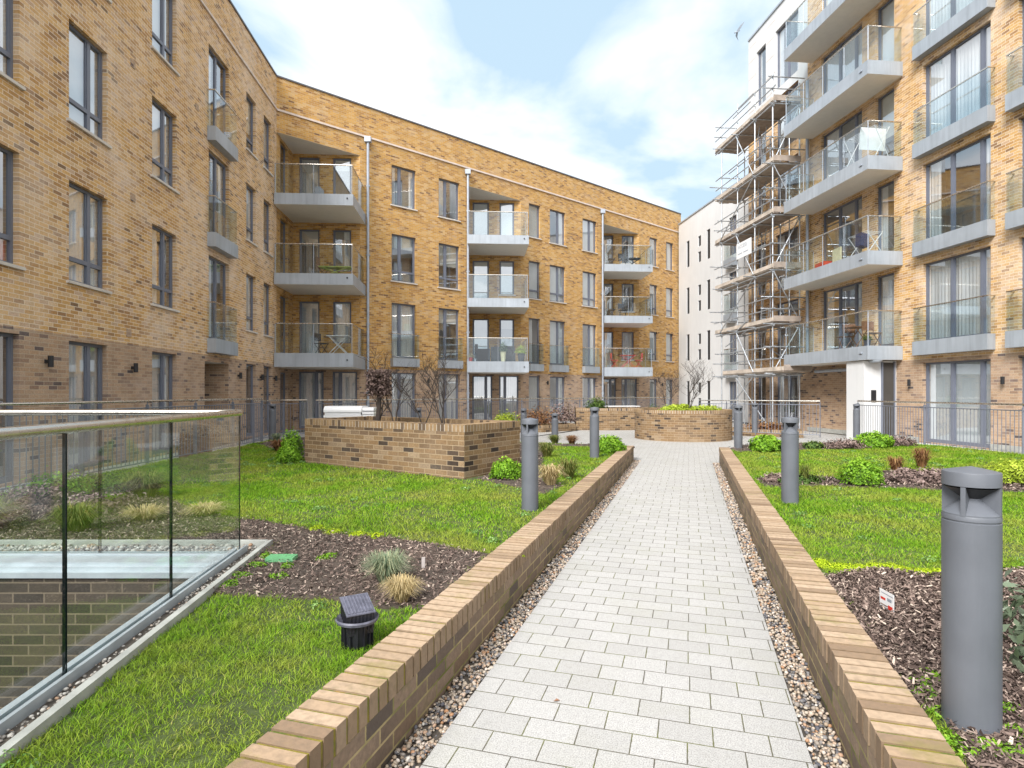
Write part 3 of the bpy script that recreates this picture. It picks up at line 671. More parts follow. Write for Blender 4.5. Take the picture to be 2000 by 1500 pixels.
# ================================================================== the right-hand brick block
BR = empty('balcony_block', (FR.o.x, FR.o.y, 0), 'taller ochre brick apartment block on the right with stacked projecting balconies and glass window guards', 'building')
inter = MB(); wall = MB()
def yR(Y): return (28.3 - Y) * math.hypot(1, .105)
TOP = 18.4; ops = []; wins = []; HR = lambda L: 3 * L + 2.44
jf = {0: 'B', 1: 'c', 2: 's', 3: 'c', 4: 'c', 5: 'c'}; EDGE = yR(23.62)
for L in range(6):
    z0 = 3 * L + .05
    a, b = yR(17.86), yR(15.62); ops.append((a, b, z0, HR(L), True)); wins.append((a, b, z0, HR(L), (.42, .845), None, jf[L], False, True))
    a2, b2 = yR(14.85), yR(12.6); ops.append((a2, b2, z0, HR(L), True)); wins.append((a2, b2, z0, HR(L), (.16, .58), None, 'c', False, True))
    a3, b3 = yR(11.3), yR(10.1); ops.append((a3, b3, z0 + .6, HR(L), True)); wins.append((a3, b3, z0 + .6, HR(L), (.5,), None, 'c', True, False))
    if L:
        juliet(BR, FR, a, b, 3 * L - .33, h=.42, gtop=3 * L + 1.08, ext=.14); juliet(BR, FR, a2, b2, 3 * L - .33, h=.42, gtop=3 * L + 1.08, ext=.14)
        a, b = yR(19.85), yR(19.02); ops.append((a, b, z0, HR(L), True)); wins.append((a, b, z0, HR(L), (), None, ['', 'c', 'l', 'b', 'B', 'c'][L], False, True))
        a, b = yR(22.75), yR(20.5); ops.append((a, b, z0, HR(L), True)); wins.append((a, b, z0, HR(L), (.42, .80), None, ['', 's', 'n', 'l', 'c', 'c'][L], False, True))
    for (ya, yb, mu) in ((25.95, 24.25, (.5,)), (27.55, 26.75, ())):
        a, b = yR(ya), yR(yb); c = z0 if L < 5 else z0 - .2
        ops.append((a, b, c, HR(L), True)); wins.append((a, b, c, HR(L), mu, None, 'n' if L in (1, 3) else 's', False, True))
opsF = [o for o in ops if o[0] < EDGE]; opsN = [o for o in ops if o[0] > EDGE]
facade(wall, FR, 0, EDGE, 0, TOP, opsF, split=2.55, mats=(0, 1), topsplit=14.1, top_mat=2)
facade(wall, FR, EDGE, yR(5), 0, TOP + 3, opsN, split=2.55, mats=(0, 1))
# far flank of the block, its roof and its near flank
x0, y0 = FR.q(0); x1, y1 = FR.q(yR(5))
wall.face([(x0 + 9, y0 + 1, 0), (x0, y0, 0), (x0, y0, TOP), (x0 + 9, y0 + 1, TOP)], 0); wall.face([(x1, y1, 0), (x1 + 9, y1, 0), (x1 + 9, y1, TOP + 3), (x1, y1, TOP + 3)], 0)
wall.build('wall', ['yellow', 'gfbrick', 'render'], BR)
for a, b, c, d, mu, tr_, fi, si, do in wins: window(BR, inter, FR, a, b, c, d, mu, tr_, fi, si, do)
q = MB(); bar(q, FR, 0, EDGE, TOP, TOP + .08, -.4, .05); q.build('coping', 'fascia', BR)
q = MB(); q.prism([(x0, y0), FR.q(EDGE, -.02), (FR.q(EDGE)[0] + 9, y0 - 4), (x0 + 9, y0)], TOP - .4, TOP - .3); q.build('roof', 'concrete', BR)
q = MB(); q.prism([FR.q(EDGE, -.02), FR.q(yR(5), -.02), (x1 + 9, y1), (FR.q(EDGE)[0] + 9, FR.q(EDGE)[1])], TOP + 2.6, TOP + 2.8); q.build('roof', 'concrete', BR)
# cladding joints on the white top storey
for z in (14.9, 15.7, 16.5, 17.3, 18.0):
    q = MB(); bar(q, FR, .0, yR(27.6), z, z + .025, .001, .006); bar(q, FR, yR(26.7), yR(26.0), z, z + .025, .001, .006); q.build('cladding_joint', 'string', BR)
for L in range(1, 6):
    z0 = 2.58 + 3 * (L - 1) + .0; z1 = z0 + .44
    p0, p1 = FR.q(yR(23.3), .003), FR.q(yR(23.3), 1.2); p2, p3 = FR.q(yR(18.65), 1.2), FR.q(yR(18.65), .003)
    bal = balcony(BR, [p0, p1, p2, p3], [p0, p1, p2, p3], z0, z1, glass='clear')
    ob = MB(); x, y = FR.q(yR(18.95), 1.2); ob.box((x - .03, y - .07, z0 + .2), (x - .002, y + .07, z0 + .24)); ob.build('outlet', 'pipe', bal)
# white lobby pod with its door, door entry panel and soffit lamp
pod = MB(); s0, s1 = yR(19.75), yR(18.92)
bar(pod, FR, s0, s1, 0, 2.555, .004, 1.12); pd = pod.build('lobby_pod', 'render', BR)
FP = Fr(*FR.q(s1, 1.12), -FR.n.x, -FR.n.y)
q = MB(); bar(q, FP, .62, 1.0, .05, 2.5, .003, .03); dr = q.build('entrance_door', 'interior_dk', pd)
q = MB(); bar(q, FP, .58, .62, .02, 2.53, .003, .06); bar(q, FP, 1.0, 1.04, .02, 2.53, .003, .06); q.build('door_frame', 'frame', dr)
q = MB(); bar(q, FP, .24, .40, 1.25, 1.62, .002, .03); q.build('entry_panel', 'dark', pd)
q = MB(); q.lathe([(0, 0), (.16, 0), (.19, .05), (.19, .07), (0, .07)], 20, (FP.p(.3, 0, -.0)[0], FP.p(.3, 0)[1] - .15, 2.50)); q.build('soffit_lamp', 'fascia', BR)
# downpipes
q = MB(); x, y = FR.q(yR(23.42), .14); q.tube([(x, y, 2.5), (x, y, 14.0)], .06, 10); q.build('downpipe', 'pipe', BR)
q = MB(); a, b = FR.q(yR(22.9), .14), FR.q(yR(20.05), .14); q.tube([(a[0], a[1], 2.36), (b[0], b[1], 2.36), (b[0] + .01, b[1] - .12, 2.2), (b[0] + .01, b[1] - .12, .1)], .06, 10); q.build('downpipe', 'pipe', BR)
q = MB(); bar(q, FR, yR(23.6), yR(18.0), .02, .18, .002, .03); bar(q, FR, yR(15.6), yR(8), .02, .18, .002, .03); q.build('plinth', 'concrete', BR)
for Y in (15.2, 18.3):
    q = MB(); x, y = FR.q(yR(Y), .09); q.tube([(x, y, 1.75), (x, y, 1.95)], .045, 10); q.build('wall_lamp', 'dark', BR)
inter.build('room_interior', 'interior', BR)

# ================================================================== the white rendered block
BW = empty('rendered_block', (FW.o.x, FW.o.y, 0), 'white rendered four-storey block with tall slot windows behind the scaffolding', 'building')
inter = MB(); wall = MB(); ops = []; sl = []
for L in range(4):
    z = 3 * L
    for (p0, p1, za, zb) in ((1341, 1346.5, .62, 2.3), (1363.5, 1369, 1.55, 2.18), (1363.5, 1369, .58, 1.22), (1380.5, 1387, .5, 2.25)):
        ops.append((sW(p0), sW(p1), z + za, z + zb, True)); sl.append(ops[-1])
    ops.append((sW(1424), sW(1438), z + .06, z + 2.15, True))
facade(wall, FW, 0, 13.5, 0, 12.75, ops, mats=(0, 0), reveal=.07)
wall.build('wall', ['render'], BW)
for o in sl:
    q = MB(); bar(q, FW, o[0], o[1], o[2], o[3], -.12, -.06); q.build('slot_window', 'dark', BW); 
for L in range(4):
    a, b = sW(1424), sW(1438); z = 3 * L
    window(BW, inter, FW, a, b, z + .06, z + 2.15, (.5,), None, 'h', False, True)
    if L: juliet(BW, FW, a, b, z - .60, h=.42, gtop=z + .9, ext=.08, proj=.3)
inter.build('room_interior', 'interior', BW)
q = MB(); bar(q, FW, -.05, 13.5, 12.75, 12.83, -.4, .05); q.build('coping', 'fascia', BW)
q = MB(); a, b = FW.q(0, -.02), FW.q(13.5, -.02); q.prism([a, b, (b[0] + 10, b[1]), (a[0] + 10, a[1])], 12.3, 12.4); q.build('roof', 'concrete', BW)
# a corner of the next building closing the gap above the rear wing's end
# ================================================================== scaffolding
SC = empty('scaffolding', (*FR.q(yR(25.9), .8), 0), 'galvanised tube scaffolding with timber board lifts climbing the far end of the right-hand brick block', 'scaffolding')
Ys = [23.72, 25.1, 26.6, 28.15]; lifts = [2.36, 4.35, 6.5, 8.7, 10.75, 13.15]
for k, Y in enumerate(Ys):
    for out in (.28, 1.42):
        q = MB(); x, y = FR.q(yR(Y), out); zt = 14.5 - .25 * (k % 2) if out > 1 else 14.0 - .3 * (k % 3)
        q.tube([(x, y, 0.02), (x, y, zt)], .028, 8); 
        for z in lifts:
            q.box((x - .05, y - .05, z - .14), (x + .05, y + .05, z - .04))
        q.build('standard', 'galv', SC)
for j, z in enumerate(lifts):
    for out in (.28, 1.42):
        for dz, r in ((-.10, .026), (.55, .024), (1.02, .024)):
            if out < 1 and dz > 0: continue
            q = MB(); ext0 = WSEED.uniform(.15, .7); 
            q.tube([FR.p(yR(28.15) - ext0, z + dz, out + .055), FR.p(yR(23.72) + WSEED.uniform(.05, .35), z + dz, out + .055)], r, 8); q.build('ledger' if dz < 0 else 'guard_rail', 'galv', SC)
    for k, Y in enumerate(Ys):
        q = MB(); q.tube([FR.p(yR(Y) + .06, z - .05, .08 if k else .1), FR.p(yR(Y) + .06, z - .05, 1.42 + WSEED.uniform(.12, .55))], .024, 8); q.build('transom', 'galv', SC)
    for dz in (.55, 1.02):
        for Y in (Ys[0], Ys[-1]):
            q = MB(); q.tube([FR.p(yR(Y) + (.05 if Y < 25 else -.05), z + dz, .1), FR.p(yR(Y) + (.05 if Y < 25 else -.05), z + dz, 1.42 + WSEED.uniform(.1, .6))], .024, 8); q.build('guard_rail', 'galv', SC)
    q = MB(); e0, e1 = (yR(28.7), yR(23.62)) if j else (yR(27.9), yR(22.9))
    for i in range(5):
        bar(q, FR, e0 + WSEED.uniform(-.12, .12), e1 + WSEED.uniform(-.08, .05), z, z + .04, .33 + i * .228, .33 + i * .228 + .22, 0)
    q.build('boards', 'board' if j % 2 == 0 else 'board2', SC)
    q = MB(); bar(q, FR, e0, e0 + (e1 - e0) * .52, z + .045, z + .20, 1.45, 1.49); bar(q, FR, e0 + (e1 - e0) * .53, e1, z + .045, z + .20, 1.45, 1.49); q.build('toe_board', 'board', SC)
    q = MB(); bar(q, FR, e1, e1 + .04, z + .045, z + .265, .3, 1.45); q.build('toe_board', 'board2', SC)
for j in range(len(lifts) - 1):
    q = MB(); a, b = (Ys[3], Ys[1]) if j % 2 else (Ys[1], Ys[2])
    q.tube([FR.p(yR(a), lifts[j] + .05, 1.5), FR.p(yR(b), lifts[j + 1] - .1, 1.5)], .024, 8); q.build('brace', 'galv', SC)
    q = MB(); q.tube([FR.p(yR(Ys[0]) + .03, lifts[j] + .05, .3 if j % 2 else 1.4), FR.p(yR(Ys[0]) + .03, lifts[j + 1] - .1, 1.4 if j % 2 else .3)], .024, 8); q.build('brace', 'galv', SC)
    lad = MB(); sA, sB_ = yR(26.3 - .0), yR(25.5)
    for o in (.55, .88): lad.tube([FR.p(sA, lifts[j] + .05, o), FR.p(sB_, lifts[j + 1] + .8, o)], .018, 6)
    for i in range(9):
        t_ = i / 9; lad.tube([FR.p(sA + (sB_ - sA) * t_, lifts[j] + .1 + (lifts[j + 1] + .7 - lifts[j]) * t_, .55), FR.p(sA + (sB_ - sA) * t_, lifts[j] + .1 + (lifts[j + 1] + .7 - lifts[j]) * t_, .88)], .012, 5)
    lad.build('ladder', 'galv', SC)
q = MB(); q.tube([FR.p(yR(28.15), .3, 1.44), FR.p(yR(25.1), 2.3, 1.44)], .024, 8); q.tube([FR.p(yR(26.6), 2.2, 1.5), FR.p(yR(23.8), .1, 1.5)], .024, 8); q.build('brace', 'galv', SC)
for k in range(16):
    z = lifts[k % 6] + WSEED.uniform(.2, 1.9); s0_ = yR(WSEED.uniform(26.0, 28.2)); L_ = WSEED.uniform(1.0, 2.6); o_ = WSEED.choice([.22, .34, 1.36, 1.5]); tl = WSEED.uniform(-.7, .7) if k % 3 == 0 else 0
    q = MB(); q.tube([FR.p(s0_, z, o_), FR.p(min(s0_ + L_, yR(23.6)), z + tl, o_)], .022, 6); q.build('brace', 'galv', SC)
for Y_ in (24.4, 25.85, 27.4):
    q = MB(); q.tube([FR.p(yR(Y_), .0, .3), FR.p(yR(Y_), WSEED.uniform(9, 13.5), .3)], .024, 6); q.build('standard', 'galv', SC)
# sign board wired to it
def text_mesh(s, size, name='lettering', ext=.002):
    cu = bpy.data.curves.new(name, 'FONT'); cu.body = s; cu.size = size; cu.extrude = ext; cu.align_x = 'LEFT'
    to = bpy.data.objects.new(name, cu); COL.objects.link(to); bpy.context.view_layer.update()
    me = bpy.data.meshes.new_from_object(to.evaluated_get(bpy.context.evaluated_depsgraph_get())); COL.objects.unlink(to); bpy.data.objects.remove(to)
    o = bpy.data.objects.new(name, me); COL.objects.link(o); return o
sg = MB(); S0, S1 = yR(26.45), yR(25.18)
q = FR.p(S0, 7.5, 1.54); SG = empty('site_sign', (q[0], q[1], q[2]), 'white rectangular sign board with faint grey lettering wired to the scaffolding', 'sign')
bar(sg, FR, S0, S1, 7.47, 8.15, 1.53, 1.55); sg.build('board', 'white', SG, bevel=.01)
def sign_text(s, size, t, z, mat):
    o = text_mesh(s, size); o.data.materials.append(M[mat]); o.parent = SG
    X = Vector((FR.d.x, FR.d.y, 0)); N = Vector((FR.n.x, FR.n.y, 0)); Zv = Vector((0, 0, 1))
    m = Matrix((X, Zv, N)).transposed().to_4x4(); p = Vector(FR.p(S0 + t, z, 1.553)) - SG.location; m.translation = p; o.matrix_local = m
sign_text('ACCESS', .22, .16, 7.90, 'pipe')
lm = MB(); bar(lm, FR, S0 + .13, S0 + .52, 7.65, 7.69, 1.551, 1.554); bar(lm, FR, S0 + .62, S0 + 1.05, 7.65, 7.69, 1.551, 1.554); lm.build('lettering', 'pipe', SG)

# ================================================================== ground, paths, lawns
TH = math.atan(.3009); ST, CT = math.sin(TH), math.cos(TH)
def UV_(u, v): return (u * ST + v * CT, u * CT - v * ST)      # path frame -> world
LZ = .28                                                      # lawn level
KX = lambda Y, off=0.0: -2.09 - .094 * (Y - 4.53) + off       # glass line of the lightwell
def kx(Y, off=0.0): return -2.09 + (-.094) * 0 + (4.53 - Y) * .094 + off
def sheet(name, poly, z, mat, uvf=None, label=None):
    mb = MB(); 
    if sum(poly[i][0] * poly[(i + 1) % len(poly)][1] - poly[(i + 1) % len(poly)][0] * poly[i][1] for i in range(len(poly))) < 0: poly = poly[::-1]
    mb.face([(x, y, z) for x, y in poly], 0, [uvf(x, y) if uvf else (x, y) for x, y in poly])
    o = mb.build(name, mat); tag(o, kind='structure'); return o
WX0, WX1, WY0, WY1, WD = -5.6, None, -.5, 4.42, -3.1           # lightwell
# base ground with a hole for the lightwell (four sheets in one object)
mb = MB(); W1 = kx(0) - .15
for (a, b, c, d) in ((-220, -60, 220, WY0), (-220, WY1, 220, 320), (-220, WY0, WX0, WY1), (W1 + .0, WY0, 220, WY1)):
    mb.face([(a, b, -.06), (c, b, -.06), (c, d, -.06), (a, d, -.06)])
tag(mb.build('ground', 'ground'), kind='structure')
puv = lambda x, y: (x * CT - y * ST, x * ST + y * CT)
pth = sheet('path', [UV_(.3, -1.047), UV_(.3, .4846), UV_(13.62, .4846), UV_(13.62, -1.047)], 0.0, 'paver', puv)
plz = [UV_(13.622, -1.43), UV_(13.622, .86), (6.2, 12.95), (9.75, 13.6), (9.75, 17.9), (12.3, 17.6), (11.6, 27), (10.9, 40), FB.q(LB, .02), FB.q(0.1, .02), (-8.9, 21), (-8.3, 15.9), (-6.2, 15.6), (-2, 15.55), (.6, 14.75), (2.3, 14.0)]
sheet('plaza_paving', plz, -.004, 'paver', puv)
sheet('left_terrace', [(-7.6, 1), (-6.4, 1), (-6.4, 15.6), (-8.55, 15.9), FL.q(13.8, .02), FL.q(0, .02)][1:], .02, 'terrace')
sheet('right_terrace', [(10.35, 5), (13.6, 5), FR.q(yR(17.9), .02), (10.35, 17.3)], .02, 'terrace')
# gravel margins
for v0, v1 in ((-1.202, -1.047), (.4846, .630)):
    sheet('gravel_bed', [UV_(.3, v0), UV_(.3, v1), UV_(13.6, v1), UV_(13.6, v0)], -.022, 'gravelbase')

# lawns: raised solids
lawnL = [UV_(1.2, -1.417), UV_(13.6, -1.417), (2.35, 14.0), (.6, 14.7), (-2, 15.5), (-6.32, 15.5), (-6.32, 4.83), (kx(4.83, .165), 4.83), (kx(.9, .165), .9)]
lawnR = [UV_(.6, .845), UV_(13.6, .845), (5.3, 13.1), (7.2, 14.6), (9.7, 14.6), (10.25, 12.5), (10.25, 1.5), (3, .3)]
def solid(name, poly, z0, z1, mat):
    mb = MB(); mb.prism(poly, z0, z1); o = mb.build(name, mat); tag(o, kind='structure'); return o
solid('left_lawn', lawnL, -.05, LZ, 'lawnbase'); solid('right_lawn', lawnR, -.05, LZ, 'lawnbase')

def inside(poly, X, Y):
    r = np.zeros(len(X), dtype=bool); n = len(poly)
    for i in range(n):
        x0, y0 = poly[i]; x1, y1 = poly[(i + 1) % n]
        c = ((y0 > Y) != (y1 > Y)) & (X < (x1 - x0) * (Y - y0) / ((y1 - y0) if y1 != y0 else 1e-9) + x0)
        r ^= c
    return r
def blob(cx, cy, rx, ry, rot=0, n=26, seed=0, amp=.14):
    g = random.Random(seed); ph = [g.uniform(0, 6.28) for _ in range(4)]; out = []
    for i in range(n):
        a = 2 * math.pi * i / n; k = 1 + amp * (math.sin(2 * a + ph[0]) * .5 + math.sin(3 * a + ph[1]) * .5 + math.sin(5 * a + ph[2]) * .4 + math.sin(9 * a + ph[3]) * .2)
        x, y = rx * k * math.cos(a), ry * k * math.sin(a); out.append((cx + x * math.cos(rot) - y * math.sin(rot), cy + x * math.sin(rot) + y * math.cos(rot)))
    return out
def G(px, py, h=1.24): Y = F * h / (py - 768); return ((px - 1000) / F * Y, Y)     # a point on the lawn plane
bedA = [UV_(4.25, -1.417), UV_(3.1, -1.417)] + [G(*p) for p in ((760, 1190), (700, 1185), (640, 1170), (560, 1172), (500, 1168), (415, 1160))] + [(kx(4.1, .17), 4.1), (kx(4.8, .17), 4.84), (-6.3, 4.84), (-6.3, 6.9), (-4.4, 6.7)] + [G(*p) for p in ((250, 925), (310, 965), (380, 1000), (450, 1012), (520, 1020), (600, 1035), (680, 1047), (760, 1052), (850, 1065))]
bedB = [G(*p) for p in ((500, 868), (560, 856), (640, 853), (640, 900), (590, 893), (545, 880))]
bedC = [G(*p) for p in ((1010, 865), (1100, 868), (1200, 868), (1240, 873), (1228, 879), (1160, 874), (1080, 872), (1060, 900), (1060, 940), (1100, 950), (1060, 968), (1000, 950), (930, 936), (960, 925))]
bedD = [UV_(2.7, .845), UV_(4.35, .845)] + [G(*p) for p in ((1660, 1122), (1720, 1115), (1800, 1128), (1900, 1130), (2000, 1115), (2200, 1110), (2350, 1300), (2300, 1560), (1900, 1560), (1890, 1500), (1840, 1400))]
bedE = [G(*p) for p in ((1474, 935), (1560, 928), (1650, 935), (1760, 915), (1850, 930), (1960, 935), (2100, 938), (2100, 965), (1960, 962), (1850, 960), (1760, 955), (1640, 952), (1560, 950), (1495, 952))]
bedF = [G(*p) for p in ((1422, 877), (1450, 870), (1530, 868), (1680, 862), (1790, 860), (1790, 868), (1700, 876), (1600, 878), (1480, 882), (1440, 884))]
beds = [bedA, bedB, bedC, bedD, bedE, bedF]
for b in beds: solid('planting_bed', b, LZ - .02, LZ + .012, 'soil')
# planter footprints
PL = [(-.69, 8.5), (.13, 9.8), (-2.89, 11.9), (-3.73, 10.6)]
P1r = [(-.55, 8.3), (.3, 9.8), (-2.9, 12.1), (-3.95, 10.6)]

def grass(name, poly, bands, excl, hmin, hmax, sets):
    xs = [p[0] for p in poly]; ys = [p[1] for p in poly]; V = []; Fc = []; Rn = []; base = 0
    for (y0, y1, dens, wd, hh) in bands:
        a0, a1 = max(min(ys), y0), min(max(ys), y1)
        if a1 <= a0: continue
        N = int((max(xs) - min(xs)) * (a1 - a0) * dens); X = rng.uniform(min(xs), max(xs), N); Y = rng.uniform(a0, a1, N)
        k = inside(poly, X, Y) & (np.abs(X) < Y * .98 + .8)
        for e in excl: k &= ~inside(e, X + rng.normal(0, .035, N), Y + rng.normal(0, .035, N))
        X, Y = X[k], Y[k]; N = len(X)
        # tussocky height and cover variation
        cl = np.sin(X * 3.1 + np.sin(Y * 2.3) * 1.5) * np.sin(Y * 2.7 + np.sin(X * 1.9) * 1.8); fine = np.sin(X * 17 + 3 * np.sin(Y * 11)) * np.sin(Y * 19 + 2 * np.sin(X * 13))
        keep = rng.random(N) < .80 + .2 * cl + .18 * fine; X, Y, cl, fine = X[keep], Y[keep], cl[keep], fine[keep]; N = len(X)
        h = rng.uniform(hmin, hmax, N) * hh * (1 + .3 * cl + .25 * fine); an = rng.uniform(0, 2 * np.pi, N); ln = rng.uniform(.3, 1.6, N) * h; la = rng.uniform(0, 2 * np.pi, N)
        wx, wy = np.cos(an) * wd / 2, np.sin(an) * wd / 2; z0 = np.full(N, LZ - .004)
        mxp, myp = X + np.cos(la) * ln * .35, Y + np.sin(la) * ln * .35
        tx, ty = X + np.cos(la) * ln, Y + np.sin(la) * ln
        P = np.stack([np.stack([X - wx, Y - wy, z0], 1), np.stack([X + wx, Y + wy, z0], 1),
                      np.stack([mxp + wx * .7, myp + wy * .7, z0 + h * .6], 1), np.stack([mxp - wx * .7, myp - wy * .7, z0 + h * .6], 1), np.stack([tx, ty, z0 + h * .92], 1)], 1).reshape(-1, 3)
        b = base + np.arange(N)[:, None] * 5
        Fc.append(np.concatenate([b + np.array([[0, 1, 2]]), b + np.array([[0, 2, 3]]), b + np.array([[3, 2, 4]])]))
        r = np.clip(rng.beta(2.2, 2.6, N) - .10 * cl, 0, 1); Rn.append(np.concatenate([r, r, r])); V.append(P); base += 5 * N
    o = np_obj(name, np.concatenate(V), np.concatenate(Fc), np.concatenate(Rn), 'grass'); tag(o, sets, 'grass', kind='stuff'); return o
bands = [(0, 3.2, 20000, .0036, .85), (3.2, 5, 11000, .0050, .9), (5, 8, 5200, .0075, 1.0), (8, 16, 2400, .012, 1.1)]
grass('grass', lawnL, bands, beds + [P1r], .016, .044, 'bright green mown grass blades on the left lawn around the brick planter')
grass('grass', lawnR, bands, beds, .016, .044, 'bright green grass blades on the right lawn behind the tall lamp bollards')

def chips(poly, N, lo=.012, hi=.05, z=LZ + .014, lay=.03, ymax=99):
    xs = [p[0] for p in poly]; ys = [min(p[1], ymax) for p in poly]; X = rng.uniform(min(xs), max(xs), N); Y = rng.uniform(min(ys), max(ys), N)
    k = inside(poly, X, Y) & (np.abs(X) < Y * .98 + .8); X, Y = X[k], Y[k]; N = len(X)
    L = rng.uniform(lo, hi, N) / 2; W = L * rng.uniform(.2, .45, N); a = rng.uniform(0, 2 * np.pi, N); t = rng.normal(0, .45, N); r = rng.normal(0, .6, N); Z = z + rng.random(N) ** 2 * lay
    ux, uy, uz = np.cos(a) * np.cos(t), np.sin(a) * np.cos(t), np.sin(t); vx, vy, vz = -np.sin(a) * np.cos(r), np.cos(a) * np.cos(r), np.sin(r)
    C = np.stack([X, Y, Z], 1); U = np.stack([ux, uy, uz], 1) * L[:, None]; Vv = np.stack([vx, vy, vz], 1) * W[:, None]
    P = np.stack([C - U - Vv * .6, C + U - Vv, C + U * .8 + Vv, C - U + Vv * .8], 1).reshape(-1, 3)
    return P, (np.arange(N)[:, None] * 4 + np.array([[0, 1, 2, 3]])), np.clip(rng.beta(1.6, 2.6, N), 0, 1)
def merge(name, parts, mat, label, cat, kind='stuff'):
    V, Fc, Rn, b = [], [], [], 0
    for P, q, r in parts: V.append(P); Fc.append(q + b); Rn.append(r); b += len(P)
    o = np_obj(name, np.concatenate(V), np.concatenate(Fc), np.concatenate(Rn), mat); tag(o, label, cat, kind=kind); return o
merge('bark_mulch', [chips(bedA, 120000, .008, .034), chips(bedB, 1500, .03, .07), chips(bedC, 6000, .02, .06)], 'mulch', 'brown bark chippings covering the planting beds of the left lawn', 'mulch')
merge('bark_mulch', [chips(bedD, 130000, .008, .036, ymax=4.4), chips(bedE, 8000, .02, .06), chips(bedF, 2500, .03, .07)], 'mulch', 'dark brown bark chippings covering the planting beds of the right lawn', 'mulch')

# pebbles
def pebbles(cx, cy, cz, s):
    ic = [(-.5257, .8507, 0), (.5257, .8507, 0), (-.5257, -.8507, 0), (.5257, -.8507, 0), (0, -.5257, .8507), (0, .5257, .8507), (0, -.5257, -.8507), (0, .5257, -.8507), (.8507, 0, -.5257), (.8507, 0, .5257), (-.8507, 0, -.5257), (-.8507, 0, .5257)]
    fc = [(0, 11, 5), (0, 5, 1), (0, 1, 7), (0, 7, 10), (0, 10, 11), (1, 5, 9), (5, 11, 4), (11, 10, 2), (10, 7, 6), (7, 1, 8), (3, 9, 4), (3, 4, 2), (3, 2, 6), (3, 6, 8), (3, 8, 9), (4, 9, 5), (2, 4, 11), (6, 2, 10), (8, 6, 7), (9, 8, 1)]
    ic = np.array(ic); fc = np.array(fc); N = len(cx)
    S = s[:, None] * rng.uniform(.6, 1.15, (N, 3)) * np.array([1, 1, .75]); a = rng.uniform(0, 6.28, N); P = ic[None] * S[:, None, :] * rng.uniform(.85, 1.15, (N, 12, 1))
    c, s_ = np.cos(a)[:, None], np.sin(a)[:, None]; x, y = P[..., 0] * c - P[..., 1] * s_, P[..., 0] * s_ + P[..., 1] * c
    P = np.stack([x + cx[:, None], y + cy[:, None], P[..., 2] + cz[:, None]], 2).reshape(-1, 3)
    q = (np.arange(N)[:, None, None] * 12 + fc[None]).reshape(-1, 3); return P, q, np.repeat(rng.random(N), 20)
def strip_pebbles(v0, v1):
    out = []
    for u0, u1, dens, sz in ((1.2, 5, 4200, .0115), (5, 13.6, 2100, .016)):
        N = int((u1 - u0) * (v1 - v0) * dens); u = rng.uniform(u0, u1, N); v = rng.uniform(v0 + .008, v1 - .002, N)
        out.append(pebbles(u * ST + v * CT, u * CT - v * ST, rng.uniform(-.020, .004, N), rng.uniform(.55, 1.25, N) * sz))
    return out
merge('pebble_strip', strip_pebbles(-1.202, -1.047), 'gravel', 'strip of mixed river pebbles between the paving and the left retaining wall', 'pebbles')
merge('pebble_strip', strip_pebbles(.4846, .630), 'gravel', 'strip of mixed river pebbles between the paving and the right retaining wall', 'pebbles')

# ------------------------------------------------------------------ low brick retaining walls along the path
def retaining(v0, v1, inner, label, u1):
    e = empty('retaining_wall', (*UV_(7, (v0 + v1) / 2), 0), label, 'low wall', 'retaining walls beside the path')
    mb = MB(); s = .012
    a, b = v0 + .004, v1 - .004
    mb.prism([UV_(.3, a), UV_(.3, b), UV_(u1, b), UV_(u1, a)], -.04, .226); mb.build('wall', 'pathwall', e)
    mb = MB(); mb.prism([UV_(.3, v0 + .006), UV_(.3, v1 - .006), UV_(u1 - .01, v1 - .006), UV_(u1 - .01, v0 + .006)], .226, .3245); mb.build('mortar', 'moss', e)
    mb = MB(); u = .3; g = random.Random(5 if inner < 0 else 9)
    while u < u1 - .03:
        wd = .0595 + g.uniform(-.003, .003); t = g.uniform(-.004, .004); dz = g.uniform(-.002, .003); dv = g.uniform(-.003, .003)
        p = [UV_(u, v0 + dv), UV_(u + wd, v0 + dv + t * .3), UV_(u + wd, v1 + dv + t * .3), UV_(u, v1 + dv)]
        p = [(x, y, .229) for x, y in p] + [(x, y, .330 + dz) for x, y in p]
        r = g.random(); p = [p[0], p[3], p[2], p[1], p[4], p[7], p[6], p[5]]; mb.hexa(p, 0, r); u += .0765
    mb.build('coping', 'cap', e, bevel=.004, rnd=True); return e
retaining(-1.417, -1.202, -1, 'low brick retaining wall with a brick-on-edge coping along the left side of the path', 13.6)
retaining(.630, .845, 1, 'low brick retaining wall with a mossy coping along the right side of the path', 13.72)

